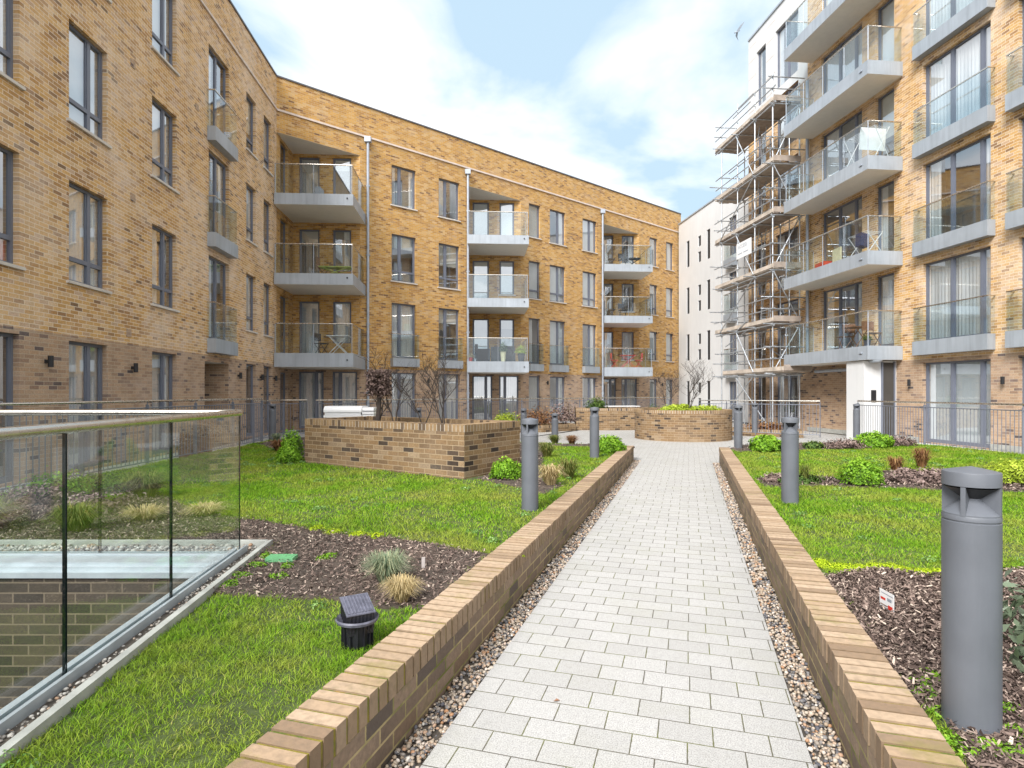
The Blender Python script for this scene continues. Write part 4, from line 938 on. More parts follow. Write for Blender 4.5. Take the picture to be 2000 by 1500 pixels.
# ------------------------------------------------------------------ brick planters
def ring_wall(name, label, poly, z0, z1, th=.215, soil='soil', group='brick planters'):
    cx = sum(p[0] for p in poly) / len(poly); cy = sum(p[1] for p in poly) / len(poly)
    e = empty(name, (cx, cy, z0), label, 'planter', group)
    if sum(poly[i][0] * poly[(i + 1) % len(poly)][1] - poly[(i + 1) % len(poly)][0] * poly[i][1] for i in range(len(poly))) < 0: poly = poly[::-1]
    n = len(poly); inn = []
    for i in range(n):
        p0, p1, p2 = Vector(poly[i - 1]), Vector(poly[i]), Vector(poly[(i + 1) % n]); a = (p1 - p0).normalized(); b = (p2 - p1).normalized()
        na, nb = Vector((-a.y, a.x)), Vector((-b.y, b.x)); m = (na + nb).normalized(); inn.append(p1 + m * th / max(.3, m.dot(na)))
    mb = MB(); cp = MB(); mo = MB(); acc = 0; zc = z1 - .104
    for i in range(n):
        a, b, c, d = Vector(poly[i]), Vector(poly[(i + 1) % n]), inn[(i + 1) % n], inn[i]; L = (b - a).length
        mb.face([(a.x, a.y, z0), (b.x, b.y, z0), (b.x, b.y, zc), (a.x, a.y, zc)], 0, [(acc, z0), (acc + L, z0), (acc + L, zc), (acc, zc)])
        mb.face([(c.x, c.y, z0), (d.x, d.y, z0), (d.x, d.y, zc), (c.x, c.y, zc)], 0)
        mo.face([(a.x, a.y, zc), (b.x, b.y, zc), (c.x, c.y, zc), (d.x, d.y, zc)])
        k = max(1, round(L / .076)); g = random.Random(i)
        def lp(p, q, t): return p + (q - p) * t
        for j in range(k):
            t0, t1 = (j + .06) / k, (j + .94) / k; P = [lp(a, b, t0), lp(a, b, t1), lp(d, c, t1), lp(d, c, t0)]; dz = g.uniform(-.002, .002)
            o = (b - a).normalized(); nn = Vector((o.y, -o.x)) * .003
            P[0] = P[0] + nn; P[1] = P[1] + nn
            cp.hexa([(q.x, q.y, zc + .002) for q in P] + [(q.x, q.y, z1 + dz) for q in P], 0, g.random())
        mo.face([(a.x, a.y, z1 - .008), (b.x, b.y, z1 - .008), (c.x, c.y, z1 - .008), (d.x, d.y, z1 - .008)]); mo.face([(a.x, a.y, zc), (b.x, b.y, zc), (b.x, b.y, z1 - .008), (a.x, a.y, z1 - .008)])
        acc += L
    mb.build('wall', 'planter', e); cp.build('coping', 'capp', e, bevel=.003, rnd=True); mo.build('mortar', 'sill', e)
    s = MB(); s.face([(p.x, p.y, z1 - .07) for p in inn]); s.build('planting_soil', soil, e); return e
M['capp'] = cap_mat('planter_coping', [(0, (.07, .045, .03)), (.2, (.24, .155, .08)), (.6, (.33, .225, .12)), (1, (.28, .18, .09))], .15)
ring_wall('brick_planter', 'angular raised brick planter on the left lawn holding bare shrubs', PL, .26, 1.06)
rc = (5.76, 19.9); rr = 1.58
ring_wall('round_planter', 'round raised brick planter at the end of the path', [(rc[0] + rr * math.cos(2 * math.pi * i / 40), rc[1] + rr * math.sin(2 * math.pi * i / 40)) for i in range(40)], -.01, .98)
cv = [(2.65, 24.3), (4.0, 24.15), (5.6, 24.35), (6.9, 25.0), (6.5, 26.1), (5.2, 25.7), (3.6, 25.6), (2.7, 25.5)]
ring_wall('long_planter', 'long low brick planter behind the round one at the far side of the plaza', cv, -.01, .90)
lowc = [(-.2, 22.6), (1.2, 22.9), (2.6, 24.0), (2.4, 25.2), (.8, 24.4), (-.6, 23.6)]
ring_wall('low_planter', 'knee-high brick kerb planter with russet shrubs left of the long planter', lowc, -.01, .26)
lowr = [(7.9, 21.2), (9.9, 20.0), (10.3, 20.9), (8.4, 22.4)]
ring_wall('low_planter', 'knee-high brick kerb planter in front of the scaffolding', lowr, -.01, .24)

# ------------------------------------------------------------------ lightwell with glass balustrade
LWX = -5.6
LW = empty('lightwell', (-3.6, 3, LZ), 'sunken lightwell lined with damp brown brick and edged with a pebble filled concrete kerb', 'lightwell')
mb = MB()
x1 = lambda Y: kx(Y, -.06)
mb.face([(LWX, 4.24, WD), (x1(4.24), 4.24, WD), (x1(4.24), 4.24, .20), (LWX, 4.24, .20)], 0)
mb.face([(x1(4.24), 4.24, WD), (x1(-.4), -.4, WD), (x1(-.4), -.4, .20), (x1(4.24), 4.24, .20)], 0)
mb.face([(LWX, 4.24, WD), (LWX, 4.24, .1), (LWX, -.4, .1), (LWX, -.4, WD)], 0); mb.face([(LWX, -.4, WD), (LWX, -.4, .1), (x1(-.4), -.4, .1), (x1(-.4), -.4, WD)], 0)
mb.face([(LWX, -.4, WD), (x1(-.4), -.4, WD), (x1(4.24), 4.24, WD), (LWX, 4.24, WD)], 1)
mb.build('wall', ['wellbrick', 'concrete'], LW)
mb = MB()   # metal ledges: far side, then the near side below the glass
mb.box((LWX, 4.215, .195), (x1(4.2) + .02, 4.26, .235)); mb.box((LWX, 4.262, .20), (kx(4.3, -.06), 4.30, .262)); mb.box((LWX, 4.302, .22), (kx(4.4, -.06), 4.485, .285)); mb.build('ledge', 'leafblock', LW)
mb = MB()   # metal shoe that grips the glass
mb.prism([(kx(-.4, -.045), -.4), (kx(-.4, -.012), -.4), (kx(4.5, -.012), 4.5), (kx(4.5, -.045), 4.5)], .10, .335); mb.prism([(kx(-.4, .012), -.4), (kx(-.4, .03), -.4), (kx(4.6, .03), 4.6), (kx(4.6, .012), 4.6)], .16, .335)
mb.box((LWX, 4.49, .1), (kx(4.5, -.045), 4.515, .295)); mb.box((LWX, 4.54, .1), (kx(4.55, -.0), 4.565, .295)); mb.build('glass_channel', 'leafblock', LW)
mb = MB()   # concrete kerb
mb.prism([(kx(.3, .122), .3), (kx(.3, .160), .3), (kx(4.82, .160), 4.82), (kx(4.77, .122), 4.77)], -.05, .325)
mb.box((LWX - .6, 4.77, -.05), (kx(4.8, .118), 4.822, .322)); mb.build('kerb', 'concrete', LW, bevel=.004)
N = 900; Y = rng.uniform(.8, 4.7, N); Xp = 4.53 - Y
pe = [pebbles(-2.09 + Xp * .094 + rng.uniform(.04, .118, N), Y, np.full(N, .292) + rng.uniform(-.02, .01, N), rng.uniform(.4, 1.2, N) * .011)]
N = 1200; pe.append(pebbles(rng.uniform(-5.0, kx(4.6), N), rng.uniform(4.58, 4.75, N), rng.uniform(.265, .30, N), rng.uniform(.5, 1.3, N) * .018))
mb = MB(); mb.prism([(kx(.3, .03), .3), (kx(.3, .122), .3), (kx(4.77, .122), 4.77), (kx(4.6, .03), 4.6)], .1, .288); mb.box((LWX, 4.566, .1), (kx(4.6, .0), 4.77, .265)); mb.build('pebble_bed', 'gravelbase', LW)
pp = merge('kerb_pebbles', pe, 'palegravel' if 'palegravel' in M else 'gravel', None, None); pp.parent = LW; pp.matrix_parent_inverse = Matrix.Translation(-LW.location); pp['kind'] = 'stuff'

GB = empty('glass_balustrade', (kx(4.53), 4.53, .3), 'frameless glass balustrade with a round brushed steel handrail around the lightwell', 'balustrade')
def glass_panel(p, q, z0, z1):
    p, q = Vector(p), Vector(q); e = (q - p).normalized(); n = Vector((e.y, -e.x)) * .006; p = p + e * .006; q = q - e * .006; g = MB()
    g.hexa([(p.x - n.x, p.y - n.y, z0), (q.x - n.x, q.y - n.y, z0), (q.x + n.x, q.y + n.y, z0), (p.x + n.x, p.y + n.y, z0), (p.x - n.x, p.y - n.y, z1), (q.x - n.x, q.y - n.y, z1), (q.x + n.x, q.y + n.y, z1), (p.x + n.x, p.y + n.y, z1)])
    o = g.build('glass_panel', 'nearglass', GB)
    g = MB()
    for c, d in ((p, 1), (q, -1)): 
        a = c + e * d * .0004; b = c + e * d * .0016
        g.hexa([(a.x - n.x * .9, a.y - n.y * .9, z0), (b.x - n.x * .9, b.y - n.y * .9, z0), (b.x + n.x * .9, b.y + n.y * .9, z0), (a.x + n.x * .9, a.y + n.y * .9, z0), (a.x - n.x * .9, a.y - n.y * .9, z1 - .002), (b.x - n.x * .9, b.y - n.y * .9, z1 - .002), (b.x + n.x * .9, b.y + n.y * .9, z1 - .002), (a.x + n.x * .9, a.y + n.y * .9, z1 - .002)])
    g.build('glass_edge', 'glassedge', o)
M['glassedge'] = plain('glass_edge_dark', (.003, .007, .007), .3, spec=.1)
for a, b in ((-.35, .62), (.62, 1.56), (1.56, 2.50), (2.50, 3.43), (3.43, 4.52)): glass_panel((kx(a), a), (kx(b), b), .31 if a > -1 else .3, 1.355)
xs = [kx(4.53), -3.17, -4.3, -5.4]
for a, b in zip(xs, xs[1:]): glass_panel((a - .0, 4.53), (b, 4.53), .26, 1.355)
mb = MB(); mb.tube([(kx(-.35), -.35, 1.372), (kx(4.5), 4.5, 1.372), (kx(4.53) - .005, 4.535, 1.372)], .024, 14); mb.tube([(kx(4.53) + .01, 4.53, 1.372), (-5.5, 4.53, 1.372)], .024, 14); mb.build('handrail', 'steel', GB, smooth=True)

# ------------------------------------------------------------------ metal railings
def railing(label, pts, zb, zt, post=1.55, start=0):
    e = empty('railing', (pts[0][0], pts[0][1], zb), label, 'railing', 'grey metal railings with steel handrails')
    h = MB(); h.tube([(x, y, zt - .02) for x, y in pts], .021, 10); h.build('handrail', 'steel', e, smooth=True)
    bl = MB(); 
    for k in range(len(pts) - 1):
        a, b = Vector(pts[k]), Vector(pts[k + 1]); L = (b - a).length; d = (b - a) / L; n = max(1, round(L / post))
        bl.tube([(a.x, a.y, zb + .09), (b.x, b.y, zb + .09)], .012, 6); bl.tube([(a.x, a.y, zt - .14), (b.x, b.y, zt - .14)], .012, 6)
        m = int(L / .105)
        for j in range(1, m):
            p = a + d * (L * j / m); bl.tube([(p.x, p.y, zb + .09), (p.x, p.y, zt - .14)], .007, 5)
        for j in range(n + 1):
            if j == 0 and k > 0: continue
            p = a + d * (L * j / n); q = MB(); w_ = Vector((-d.y, d.x)) * .028; t_ = d * .008
            q.hexa([(p.x - w_.x - t_.x, p.y - w_.y - t_.y, zb), (p.x + w_.x - t_.x, p.y + w_.y - t_.y, zb), (p.x + w_.x + t_.x, p.y + w_.y + t_.y, zb), (p.x - w_.x + t_.x, p.y - w_.y + t_.y, zb),
                    (p.x - w_.x - t_.x, p.y - w_.y - t_.y, zt - .08), (p.x + w_.x - t_.x, p.y + w_.y - t_.y, zt - .08), (p.x + w_.x + t_.x, p.y + w_.y + t_.y, zt - .08), (p.x - w_.x + t_.x, p.y - w_.y + t_.y, zt - .08)])
            q.tube([(p.x, p.y, zt - .08), (p.x, p.y, zt - .03)], .008, 6); q.build('post', 'railgrey', e)
    bl.build('balusters', 'railgrey', e); return e
railing('long grey metal railing with a steel handrail before the left terrace', [(-6.42, 4.0), (-6.45, 13.6), (-6.5, 15.3)], .22, 1.40)
railing('short grey metal railing section around the terrace corner beyond the left lawn', [(-7.55, 17.2), (-7.6, 19.6), (-7.0, 20.1)], .06, 1.31)
b0 = Vector((-6.7, 20.1)); b1 = b0 + FB.d * 20.6
railing('long grey metal railing running in front of the rear wing', [tuple(b0), tuple(b1)], .06, 1.30, 1.9)
railing('grey metal railing before the right-hand terrace and its glazed doors', [(10.28, 17.5), (10.25, 11.8), (10.2, 6.5)], .12, 1.31, 2.85)
railing('short grey metal railing at the foot of the scaffolding', [(10.1, 19.3), (6.95, 21.9)], .06, 1.28, 1.0)

# ------------------------------------------------------------------ lamp bollards
def make_bollard():
    e = empty('lamp_bollard', (0, 0, 0), cat='bollard', group='grey lamp bollards'); r = .09; H_ = .98
    b = MB(); b.lathe([(0, 0), (r, 0), (r, H_ * .795), (r - .003, H_ * .797), (r - .003, H_ * .801), (r, H_ * .803), (r, H_ * .818), (r * .985, H_ * .8205)], 40); b.build('post', 'bollard', e, smooth=True)
    z0, z1 = H_ * .82, H_ * .928; c = MB()
    n = 40; sill = [(r, z0), (.030, z0 + .075)]
    # sloping reflector cone inside the head, dark lamp core, four fins, drum and conical cap
    c.lathe([(r * .985, z0), (r * .985, z0 + .006), (.03, z0 + .055), (.03, z0 + .06)], 40); c.build('reflector', 'bollard', e, smooth=True)
    d = MB(); d.lathe([(.03, z0 + .06), (r * .93, z1 - .004), (0, z1 - .003)], 24); d.build('lamp_core', 'dark', e)
    f = MB()
    for k in range(4):
        a = math.pi / 2 * k + .30; m = 5; wd = .085
        for j in range(m):
            a0, a1 = a - wd + 2 * wd * j / m, a - wd + 2 * wd * (j + 1) / m
            P = lambda rad, an, z: (rad * math.cos(an), rad * math.sin(an), z)
            f.hexa([P(.02, a0, z0), P(r, a0, z0), P(r, a1, z0), P(.02, a1, z0), P(.02, a0, z1), P(r, a0, z1), P(r, a1, z1), P(.02, a1, z1)])
    f.build('fins', 'bollard', e)
    t = MB(); t.lathe([(0, z1 - .0), (r * .93, z1 - .0), (r, z1 + .002), (r, z1 + .048), (r * .985, z1 + .052), (r * .5, z1 + .062), (0, z1 + .071)], 40); t.build('cap', 'bollard', e, smooth=True)
    return e
bol = make_bollard()
def base(px, py, z=LZ): Y = F * (CAMZ - z) / (py - 768); return ((px - 1000) / F * Y, Y)
bl_spots = [  # x, y, z, rotation, label
 (1.70, 2.18, .27, .345, 'tallest looking grey lamp bollard at the right front beside the mossy wall'),
 (*G(1543, 984), LZ, .2, 'grey lamp bollard on the right lawn near the path wall, behind the nearest one'),
 (*G(1035, 995), LZ, .9, 'grey lamp bollard on the left lawn in front of the angular planter corner'),
 (*G(1161, 895), LZ, .5, 'grey lamp bollard beside the round bush at the far end of the left lawn'),
 (*G(1442, 876), LZ, 1.1, 'grey lamp bollard at the far end of the right retaining wall'),
 (1.13, 15.5, .02, .4, 'small grey lamp bollard on the plaza edge behind the left lawn'),
 (.34, 17.2, .10, .1, 'small grey lamp bollard farther back, between the angular planter and the rear railing'),
 (8.0, 19.4, .22, .7, 'small grey lamp bollard right of the round planter, before the scaffolding'),
 (9.95, 17.0, .24, .2, 'small grey lamp bollard beside the white lobby pod'),
 (-6.45 + .05, 15.75, .26, .6, 'small grey lamp bollard at the far end of the left railing'),
 (-2.55, 16.0, .14, .9, 'small grey lamp bollard half hidden behind the bare shrubs of the angular planter')]
for i, (x, y, z, rz, lb) in enumerate(bl_spots):
    o = bol if i == 0 else copy_tree(bol); o.location = (x, y, z); o.rotation_euler = (0, 0, rz); o['label'] = lb

# ================================================================== plants
def leaf_cloud(cx, cy, z0, rx, ry, h, N, ls, seed=0, flat=.0, shell=.55, lump=.16):
    g = np.random.default_rng(seed); a = g.uniform(0, 2 * np.pi, N); ct = g.uniform(-.25, 1, N); st = np.sqrt(1 - ct ** 2)
    k = 1 + lump * (np.sin(a * 3 + seed) * np.cos(ct * 4 + seed * 2) + .7 * np.sin(a * 7 + ct * 5 + seed))
    rad = (shell + (1 - shell) * g.random(N) ** .5) * k
    X, Y, Z = cx + rx * rad * st * np.cos(a), cy + ry * rad * st * np.sin(a), z0 + h * .28 + (h * .72) * rad * ct
    k2 = Z > z0 + .005; X, Y, Z, rad, ct, a, st = X[k2], Y[k2], Z[k2], rad[k2], ct[k2], a[k2], st[k2]; N = len(X)
    nrm = np.stack([st * np.cos(a), st * np.sin(a), ct + .3], 1) + g.normal(0, .55, (N, 3)); nrm /= np.linalg.norm(nrm, axis=1)[:, None]
    t = np.cross(nrm, g.normal(0, 1, (N, 3))); t /= np.linalg.norm(t, axis=1)[:, None]; b = np.cross(nrm, t); s = ls * g.uniform(.6, 1.3, N)[:, None]
    C = np.stack([X, Y, Z], 1); P = np.stack([C - t * s, C + b * s * .45 + nrm * s * .12, C + t * s, C - b * s * .45 + nrm * s * .12], 1).reshape(-1, 3)
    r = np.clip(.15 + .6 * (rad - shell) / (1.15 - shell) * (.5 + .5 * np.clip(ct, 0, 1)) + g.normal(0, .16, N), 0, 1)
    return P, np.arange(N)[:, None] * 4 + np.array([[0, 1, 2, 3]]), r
def shrub(x, y, z, rx, ry, h, N, ls, mat, label, cat='shrub', group=None, seed=0, name='shrub', **kw):
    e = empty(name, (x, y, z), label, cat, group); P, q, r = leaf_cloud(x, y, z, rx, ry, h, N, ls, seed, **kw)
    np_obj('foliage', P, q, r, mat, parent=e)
    mb = MB(); g = random.Random(seed)
    for k in range(9):
        a = g.uniform(0, 6.28); t = g.uniform(.3, .8); mb.tube([(x + .02 * math.cos(a), y + .02 * math.sin(a), z - .02), (x + rx * .4 * t * math.cos(a), y + ry * .4 * t * math.sin(a), z + h * .35), (x + rx * .8 * t * math.cos(a), y + ry * .8 * t * math.sin(a), z + h * .75 * (1.1 - t * .5))], .007, 5, r2=.003)
    mb.build('stem', 'bark', e); return e
def tuft(x, y, z, r, h, N, mat, label, seed=0, wd=.0045, name='grass_tuft', cat='ornamental grass', spread=.9, group=None):
    g = np.random.default_rng(seed); a = g.uniform(0, 2 * np.pi, N); b0 = g.random(N) ** .5 * r * .25; L = h * g.uniform(.55, 1.15, N); sp = g.random(N) ** .8 * spread * r
    P, ux, uy = [], np.cos(a), np.sin(a); wx, wy = -uy * wd / 2, ux * wd / 2
    for i, (fz, fr, fw) in enumerate(((0, 0, 1), (.45, .22, .9), (.85, .6, .7), (1.0 - .18, 1.0, .1))):
        X = x + ux * (b0 + sp * fr); Y = y + uy * (b0 + sp * fr); Z = z + L * fz * (1 - .25 * (sp / r) * (fr > .9)); P.append(np.stack([np.stack([X - wx * fw, Y - wy * fw, Z], 1), np.stack([X + wx * fw, Y + wy * fw, Z], 1)], 1))
    P = np.stack(P, 1).reshape(-1, 3); b = np.arange(N)[:, None] * 8
    F_ = np.concatenate([b + np.array([[2 * k, 2 * k + 1, 2 * k + 3, 2 * k + 2]]) for k in range(3)]); rr_ = np.clip(g.beta(2, 2, N), 0, 1)
    o = np_obj(name, P, F_, np.concatenate([rr_] * 3), mat, origin=(x, y, z)); tag(o, label, cat, group); return o

g2 = lambda px, py: G(px, py)
# bright evergreen domes
sp = [(1190, 884, .30, .26, .34, 'bright lime green dome shrub at the far end of the left lawn beside a bollard', 'leaf'),
      (988, 936, .22, .20, .29, 'bright green dome shrub at the right corner of the angular planter', 'leaf'),
      (1497, 882, .34, .3, .34, 'bright green dome shrub at the far corner of the right lawn behind a bollard', 'leaf'),
      (1683, 948, .27, .25, .34, 'rounded mid green shrub in the strip bed of the right lawn', 'leaf'),
      (1705, 874, .42, .33, .34, 'low spreading lime green shrub before the white lobby pod', 'leaf'),
      (1985, 945, .36, .3, .32, 'yellow green shrub cut by the right edge behind the tallest bollard', 'leafyellow')]
for i, (px, py, rx, ry, h, lb, mt) in enumerate(sp):
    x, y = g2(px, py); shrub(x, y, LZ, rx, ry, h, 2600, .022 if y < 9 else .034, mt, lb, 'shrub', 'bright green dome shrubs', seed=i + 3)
for (x, y, h, lb) in ((-3.98, 10.45, .30, 'small green shrub at the foot of the left end of the angular planter'), (-4.02, 10.75, .56, 'taller green shrub against the left end of the angular planter')):
    shrub(x, y, LZ, .20, .2, h, 1500, .026, 'leaf', lb, 'shrub', 'bright green dome shrubs', seed=int(h * 100))
tuft(*g2(545, 882), LZ, .26, .26, 260, 'rust', 'russet clump in the mulch left of the angular planter', seed=5, wd=.02, cat='plant', name='russet_clump')
tuft(*g2(540, 862), LZ, .22, .22, 200, 'blue_grass', 'pale grey green grass clump at the end of the left railing', seed=6, wd=.014)
# grasses by the near left bed
tuft(*g2(755, 1140), LZ + .01, .20, .20, 1000, 'blue_grass', 'blue grey grass tuft in the middle of the mulch bed left of the path wall', seed=7, wd=.0032)
tuft(*g2(785, 1178), LZ + .01, .15, .15, 800, 'straw', 'straw coloured grass tuft hugging the left retaining wall', seed=8, wd=.0032)
for i, (x, y, r, h, n, mt, lb) in enumerate((
    (-4.75, 5.25, .38, .30, 900, 'olive_grass', 'long olive grass tuft behind the glass at the left edge'),
    (-3.88, 5.25, .30, .26, 700, 'olive_grass', 'olive grass tuft behind the middle glass panel above the lightwell'),
    (-4.3, 6.9, .36, .34, 700, 'olive_grass', 'brownish grass clump behind the glass near the railing'),
    (-3.55, 5.7, .28, .16, 500, 'straw', 'low blond grass clump behind the glass near the balustrade corner'),
    (-3.1, 5.95, .30, .13, 500, 'straw', 'flattened blond grass behind the last glass panel'))):
    tuft(x, y, LZ, r, h, n, mt, lb, seed=20 + i, wd=.007)
for i, (x, y, rx, ry, h, mt, lb) in enumerate((
    (-5.3, 6.5, .45, .35, .22, 'heather', 'low purple brown groundcover shrub behind the glass by the railing'),
    (-4.3, 6.1, .45, .30, .20, 'heather', 'low purple brown groundcover shrub beside the olive grass behind the glass'),
    (-5.5, 7.1, .40, .3, .28, 'leaf', 'soft green herb clump behind the left end of the glass'),
    (-4.85, 7.4, .40, .3, .24, 'leafdark', 'dark green groundcover clump behind the glass before the railing'))):
    shrub(x, y, LZ, rx, ry, h, 1300, .022, mt, lb, 'groundcover shrub', 'groundcover behind the glass', seed=40 + i, lump=.3)
# right bed plants
for i, (px, py, rx, ry, h, mt, lb) in enumerate((
    (1650, 877, .42, .25, .22, 'heather', 'purple brown heather mound before the lobby pod'),
    (1590, 877, .20, .16, .16, 'leafdark', 'small olive clump left of the heather mound'),
    (1752, 872, .38, .25, .24, 'heather', 'straggly brown heather mound below the glazed doors'),
    (1775, 944, .26, .22, .20, 'heather', 'grey brown heather in the strip bed left of the tallest bollard'),
    (1825, 944, .20, .18, .20, 'heather', 'grey brown heather close behind the tallest bollard'),
    (1560, 944, .28, .14, .12, 'leafdark', 'low green weeds in the strip bed behind the second bollard'),
    (1520, 942, .18, .12, .12, 'heather', 'small brown heather at the left end of the strip bed'))):
    x, y = g2(px, py); shrub(x, y, LZ, rx, ry, h, 1200, .026, mt, lb, 'heather' if mt == 'heather' else 'plant', 'low heathers and clumps on the right lawn', seed=60 + i, lump=.3)
tuft(*g2(1750, 925), LZ, .2, .28, 200, 'rust', 'upright rust brown grass in the strip bed of the right lawn', seed=70, wd=.009)
tuft(*g2(1800, 915), LZ, .22, .36, 240, 'rust', 'taller rust brown grass behind the grey heather on the right lawn', seed=71, wd=.009)
tuft(*g2(1572, 945), LZ, .12, .28, 120, 'olive_grass', 'thin olive grass right of the second bollard', seed=72, wd=.008)
for i, (px, py, mt, lb) in enumerate(((1068, 893, 'olive_grass', 'faded grass clump just right of the left lawn bollard, far one'), (1075, 948, 'straw', 'dry tan grass clump right of the nearest left lawn bollard'), (1110, 935, 'olive_grass', 'green tan grass clump between the two left lawn bollards'),
                            (1083, 866, 'olive_grass', 'small grass clump at the foot of the plaza edge bollard'), (1117, 867, 'rust', 'small brown grass clump on the plaza edge of the left lawn'))):
    x, y = g2(px, py); tuft(x, y, LZ, .26, .30 if i < 3 else .22, 350, mt, lb, seed=80 + i, wd=.009)
# glossy sage-leaved clump cut by the right edge
for i, (x, y, r, h) in enumerate(((2.42, 2.55, .20, .26), (2.60, 2.85, .24, .34))):
    shrub(x, y, LZ, r, r, h, 260, .036, 'sage', ['broad grey green leaved plant at the right edge beside the tallest bollard', 'broad grey green leaved plant behind the one at the right edge'][i], 'plant', 'broad leaved grey green plants', seed=90 + i, lump=.25)
# mossy fringe and weeds
def fringe(name, pts, rad, N, ls, mat, label, cat):
    parts = []
    for i, (x, y) in enumerate(pts): parts.append(leaf_cloud(x, y, LZ + .002, rad * random.uniform(.7, 1.3), rad * random.uniform(.7, 1.3), .035, N, ls, 100 + i))
    return merge(name, parts, mat, label, cat)
mp = [G(*p) for p in ((1600, 1102), (1625, 1110), (1650, 1112), (1680, 1113), (1710, 1110), (1740, 1112), (1765, 1118), (1790, 1122), (1815, 1124), (1840, 1122))]
fringe('moss', mp, .075, 650, .007, 'limemoss', 'vivid lime moss fringe between the right lawn and its mulch bed', 'moss')
mp = [G(*p) for p in ((385, 990), (410, 998), (440, 1004), (620, 1035), (650, 1042), (700, 1047), (735, 1050), (1000, 1090))]
fringe('moss', mp, .08, 380, .009, 'limemoss', 'patchy lime moss along the far edge of the left mulch bed', 'moss')
wp = [G(*p) for p in ((1800, 1340), (1815, 1365), (1830, 1330), (1850, 1400), (1990, 1440), (1965, 1390), (1985, 1480), (1880, 1480), (1850, 1450), (1940, 1470))]
fringe('weeds', wp, .06, 260, .009, 'leaf', 'small bright green weeds around the foot of the tallest bollard', 'weeds')
wp = [G(*p) for p in ((470, 1128), (500, 1108), (520, 1090), (450, 1145), (560, 1110), (630, 1095), (645, 1090), (545, 1130))]
fringe('weeds', wp, .06, 240, .010, 'leaf', 'small green weeds beside the green valve lid in the left bed', 'weeds')
# foliage on the planters
for (x, y, r, h, mt, lb) in ((5.3, 19.3, .5, .12, 'leafyellow', 'yellow green sedum mound at the left of the round planter'), (6.4, 19.5, .55, .12, 'leafyellow', 'yellow green sedum mound at the right of the round planter'),
                       (5.9, 20.6, .5, .14, 'leafyellow', 'yellow green sedum mound at the back of the round planter')):
    shrub(x, y, .90, r, r * .6, h + .1, 900, .04, mt, lb, 'sedum', 'sedum mounds in the round planter', seed=int(x * 10))
for (x, y, r, h, mt, lb) in ((1.0, 23.9, .8, .75, 'rust', 'straggly russet shrub in the low kerb planter'), (2.2, 24.7, .7, .95, 'heather', 'brown twiggy shrub against the end of the long planter'), (-.2, 23.4, .55, .55, 'leafyellow', 'yellow green shrub in the low kerb planter'),
                       (3.6, 25.0, .4, .5, 'leafdark', 'dark green shrub in the long planter'), (9.2, 21.2, .7, .30, 'rust', 'low russet plants in the kerb planter before the scaffolding')):
    shrub(x, y, .18 if x < 3 or x > 8 else .8, r, r * .7, h, 1100, .05, mt, lb, 'shrub', 'shrubs around the plaza', seed=int(x * 7 + 50), lump=.35, shell=.2)

def bare_tree(x, y, z, h, label, seed, ntr=2, dens=5, nest=None, name='bare_shrub'):
    e = empty(name, (x, y, z), label, 'bare shrub', 'leafless shrubs'); g = random.Random(seed); tr, br = MB(), MB()
    def grow(p, d, L, r, lvl):
        n = 4; pts = [p]; 
        for i in range(n):
            d = (d + Vector((g.uniform(-.22, .22), g.uniform(-.22, .22), g.uniform(-.02, .16)))).normalized(); p = p + d * L / n; pts.append(p)
        (tr if lvl == 0 else br).tube(pts, r, 6 if lvl < 2 else 4, r2=r * .5, caps=False)
        if lvl >= (4 if h < 1.4 else 3): return
        for k in range(dens + 2 if lvl < 2 else 3):
            i = g.randint(1, n); q = pts[i]; a = g.uniform(0, 6.28); dd = (d * .55 + Vector((math.cos(a), math.sin(a), g.uniform(.05, .8))) * .75).normalized()
            grow(q, dd, L * g.uniform(.42, .66), r * .55, lvl + 1)
    for k in range(ntr):
        a = g.uniform(0, 6.28); grow(Vector((x + .04 * math.cos(a), y + .04 * math.sin(a), z)), Vector((math.cos(a) * .3, math.sin(a) * .3, 1)).normalized(), h * .64, .012, 0)
    tr.build('trunk', 'bark', e); br.build('branches', 'bark', e)
    return e
bare_tree(-1.12, 9.75, 1.0, 1.2, 'leafless twiggy shrub at the right of the angular planter', 4, 3, 3)
bare_tree(-1.55, 10.3, 1.0, 1.1, 'leafless twiggy shrub in the middle of the angular planter', 9, 2, 3)
bare_tree(-2.05, 10.2, 1.0, 1.15, 'leafless slender shrub with pale buds beside the clipped one', 15, 2, 3)
e = bare_tree(-2.33, 10.2, 1.0, .80, 'dark clipped shrub with a dense square head on a thick trunk in the angular planter', 21, 1, 3)
mb = MB(); mb.tube([(-2.33, 10.2, .97), (-2.30, 10.2, 1.4), (-2.33, 10.2, 1.85)], .045, 8, r2=.03); mb.build('trunk', 'bark', e)
P, q, r = leaf_cloud(0, 0, 0, 1, 1, 1, 2600, .022, 5, lump=.0, shell=.05)
N_ = len(P) // 4; cen = P.reshape(N_, 4, 3); loc = cen - cen.mean(1, keepdims=True); g_ = np.random.default_rng(3)
c_ = np.stack([-2.31 + g_.uniform(-.18, .18, N_), 10.2 + g_.uniform(-.17, .17, N_), 1.5 + g_.uniform(0, .40, N_)], 1) + g_.normal(0, .022, (N_, 3))
np_obj('crown', (c_[:, None, :] + loc * 1.3).reshape(-1, 3), q, g_.random(len(q)) * .55, 'heather', parent=e)
bare_tree(6.05, 20.3, .9, 1.9, 'tall leafless shrub in the round planter before the white block', 31, 3, 4)
bare_tree(5.55, 21.0, .9, 1.5, 'smaller leafless shrub at the back of the round planter', 33, 3, 4)

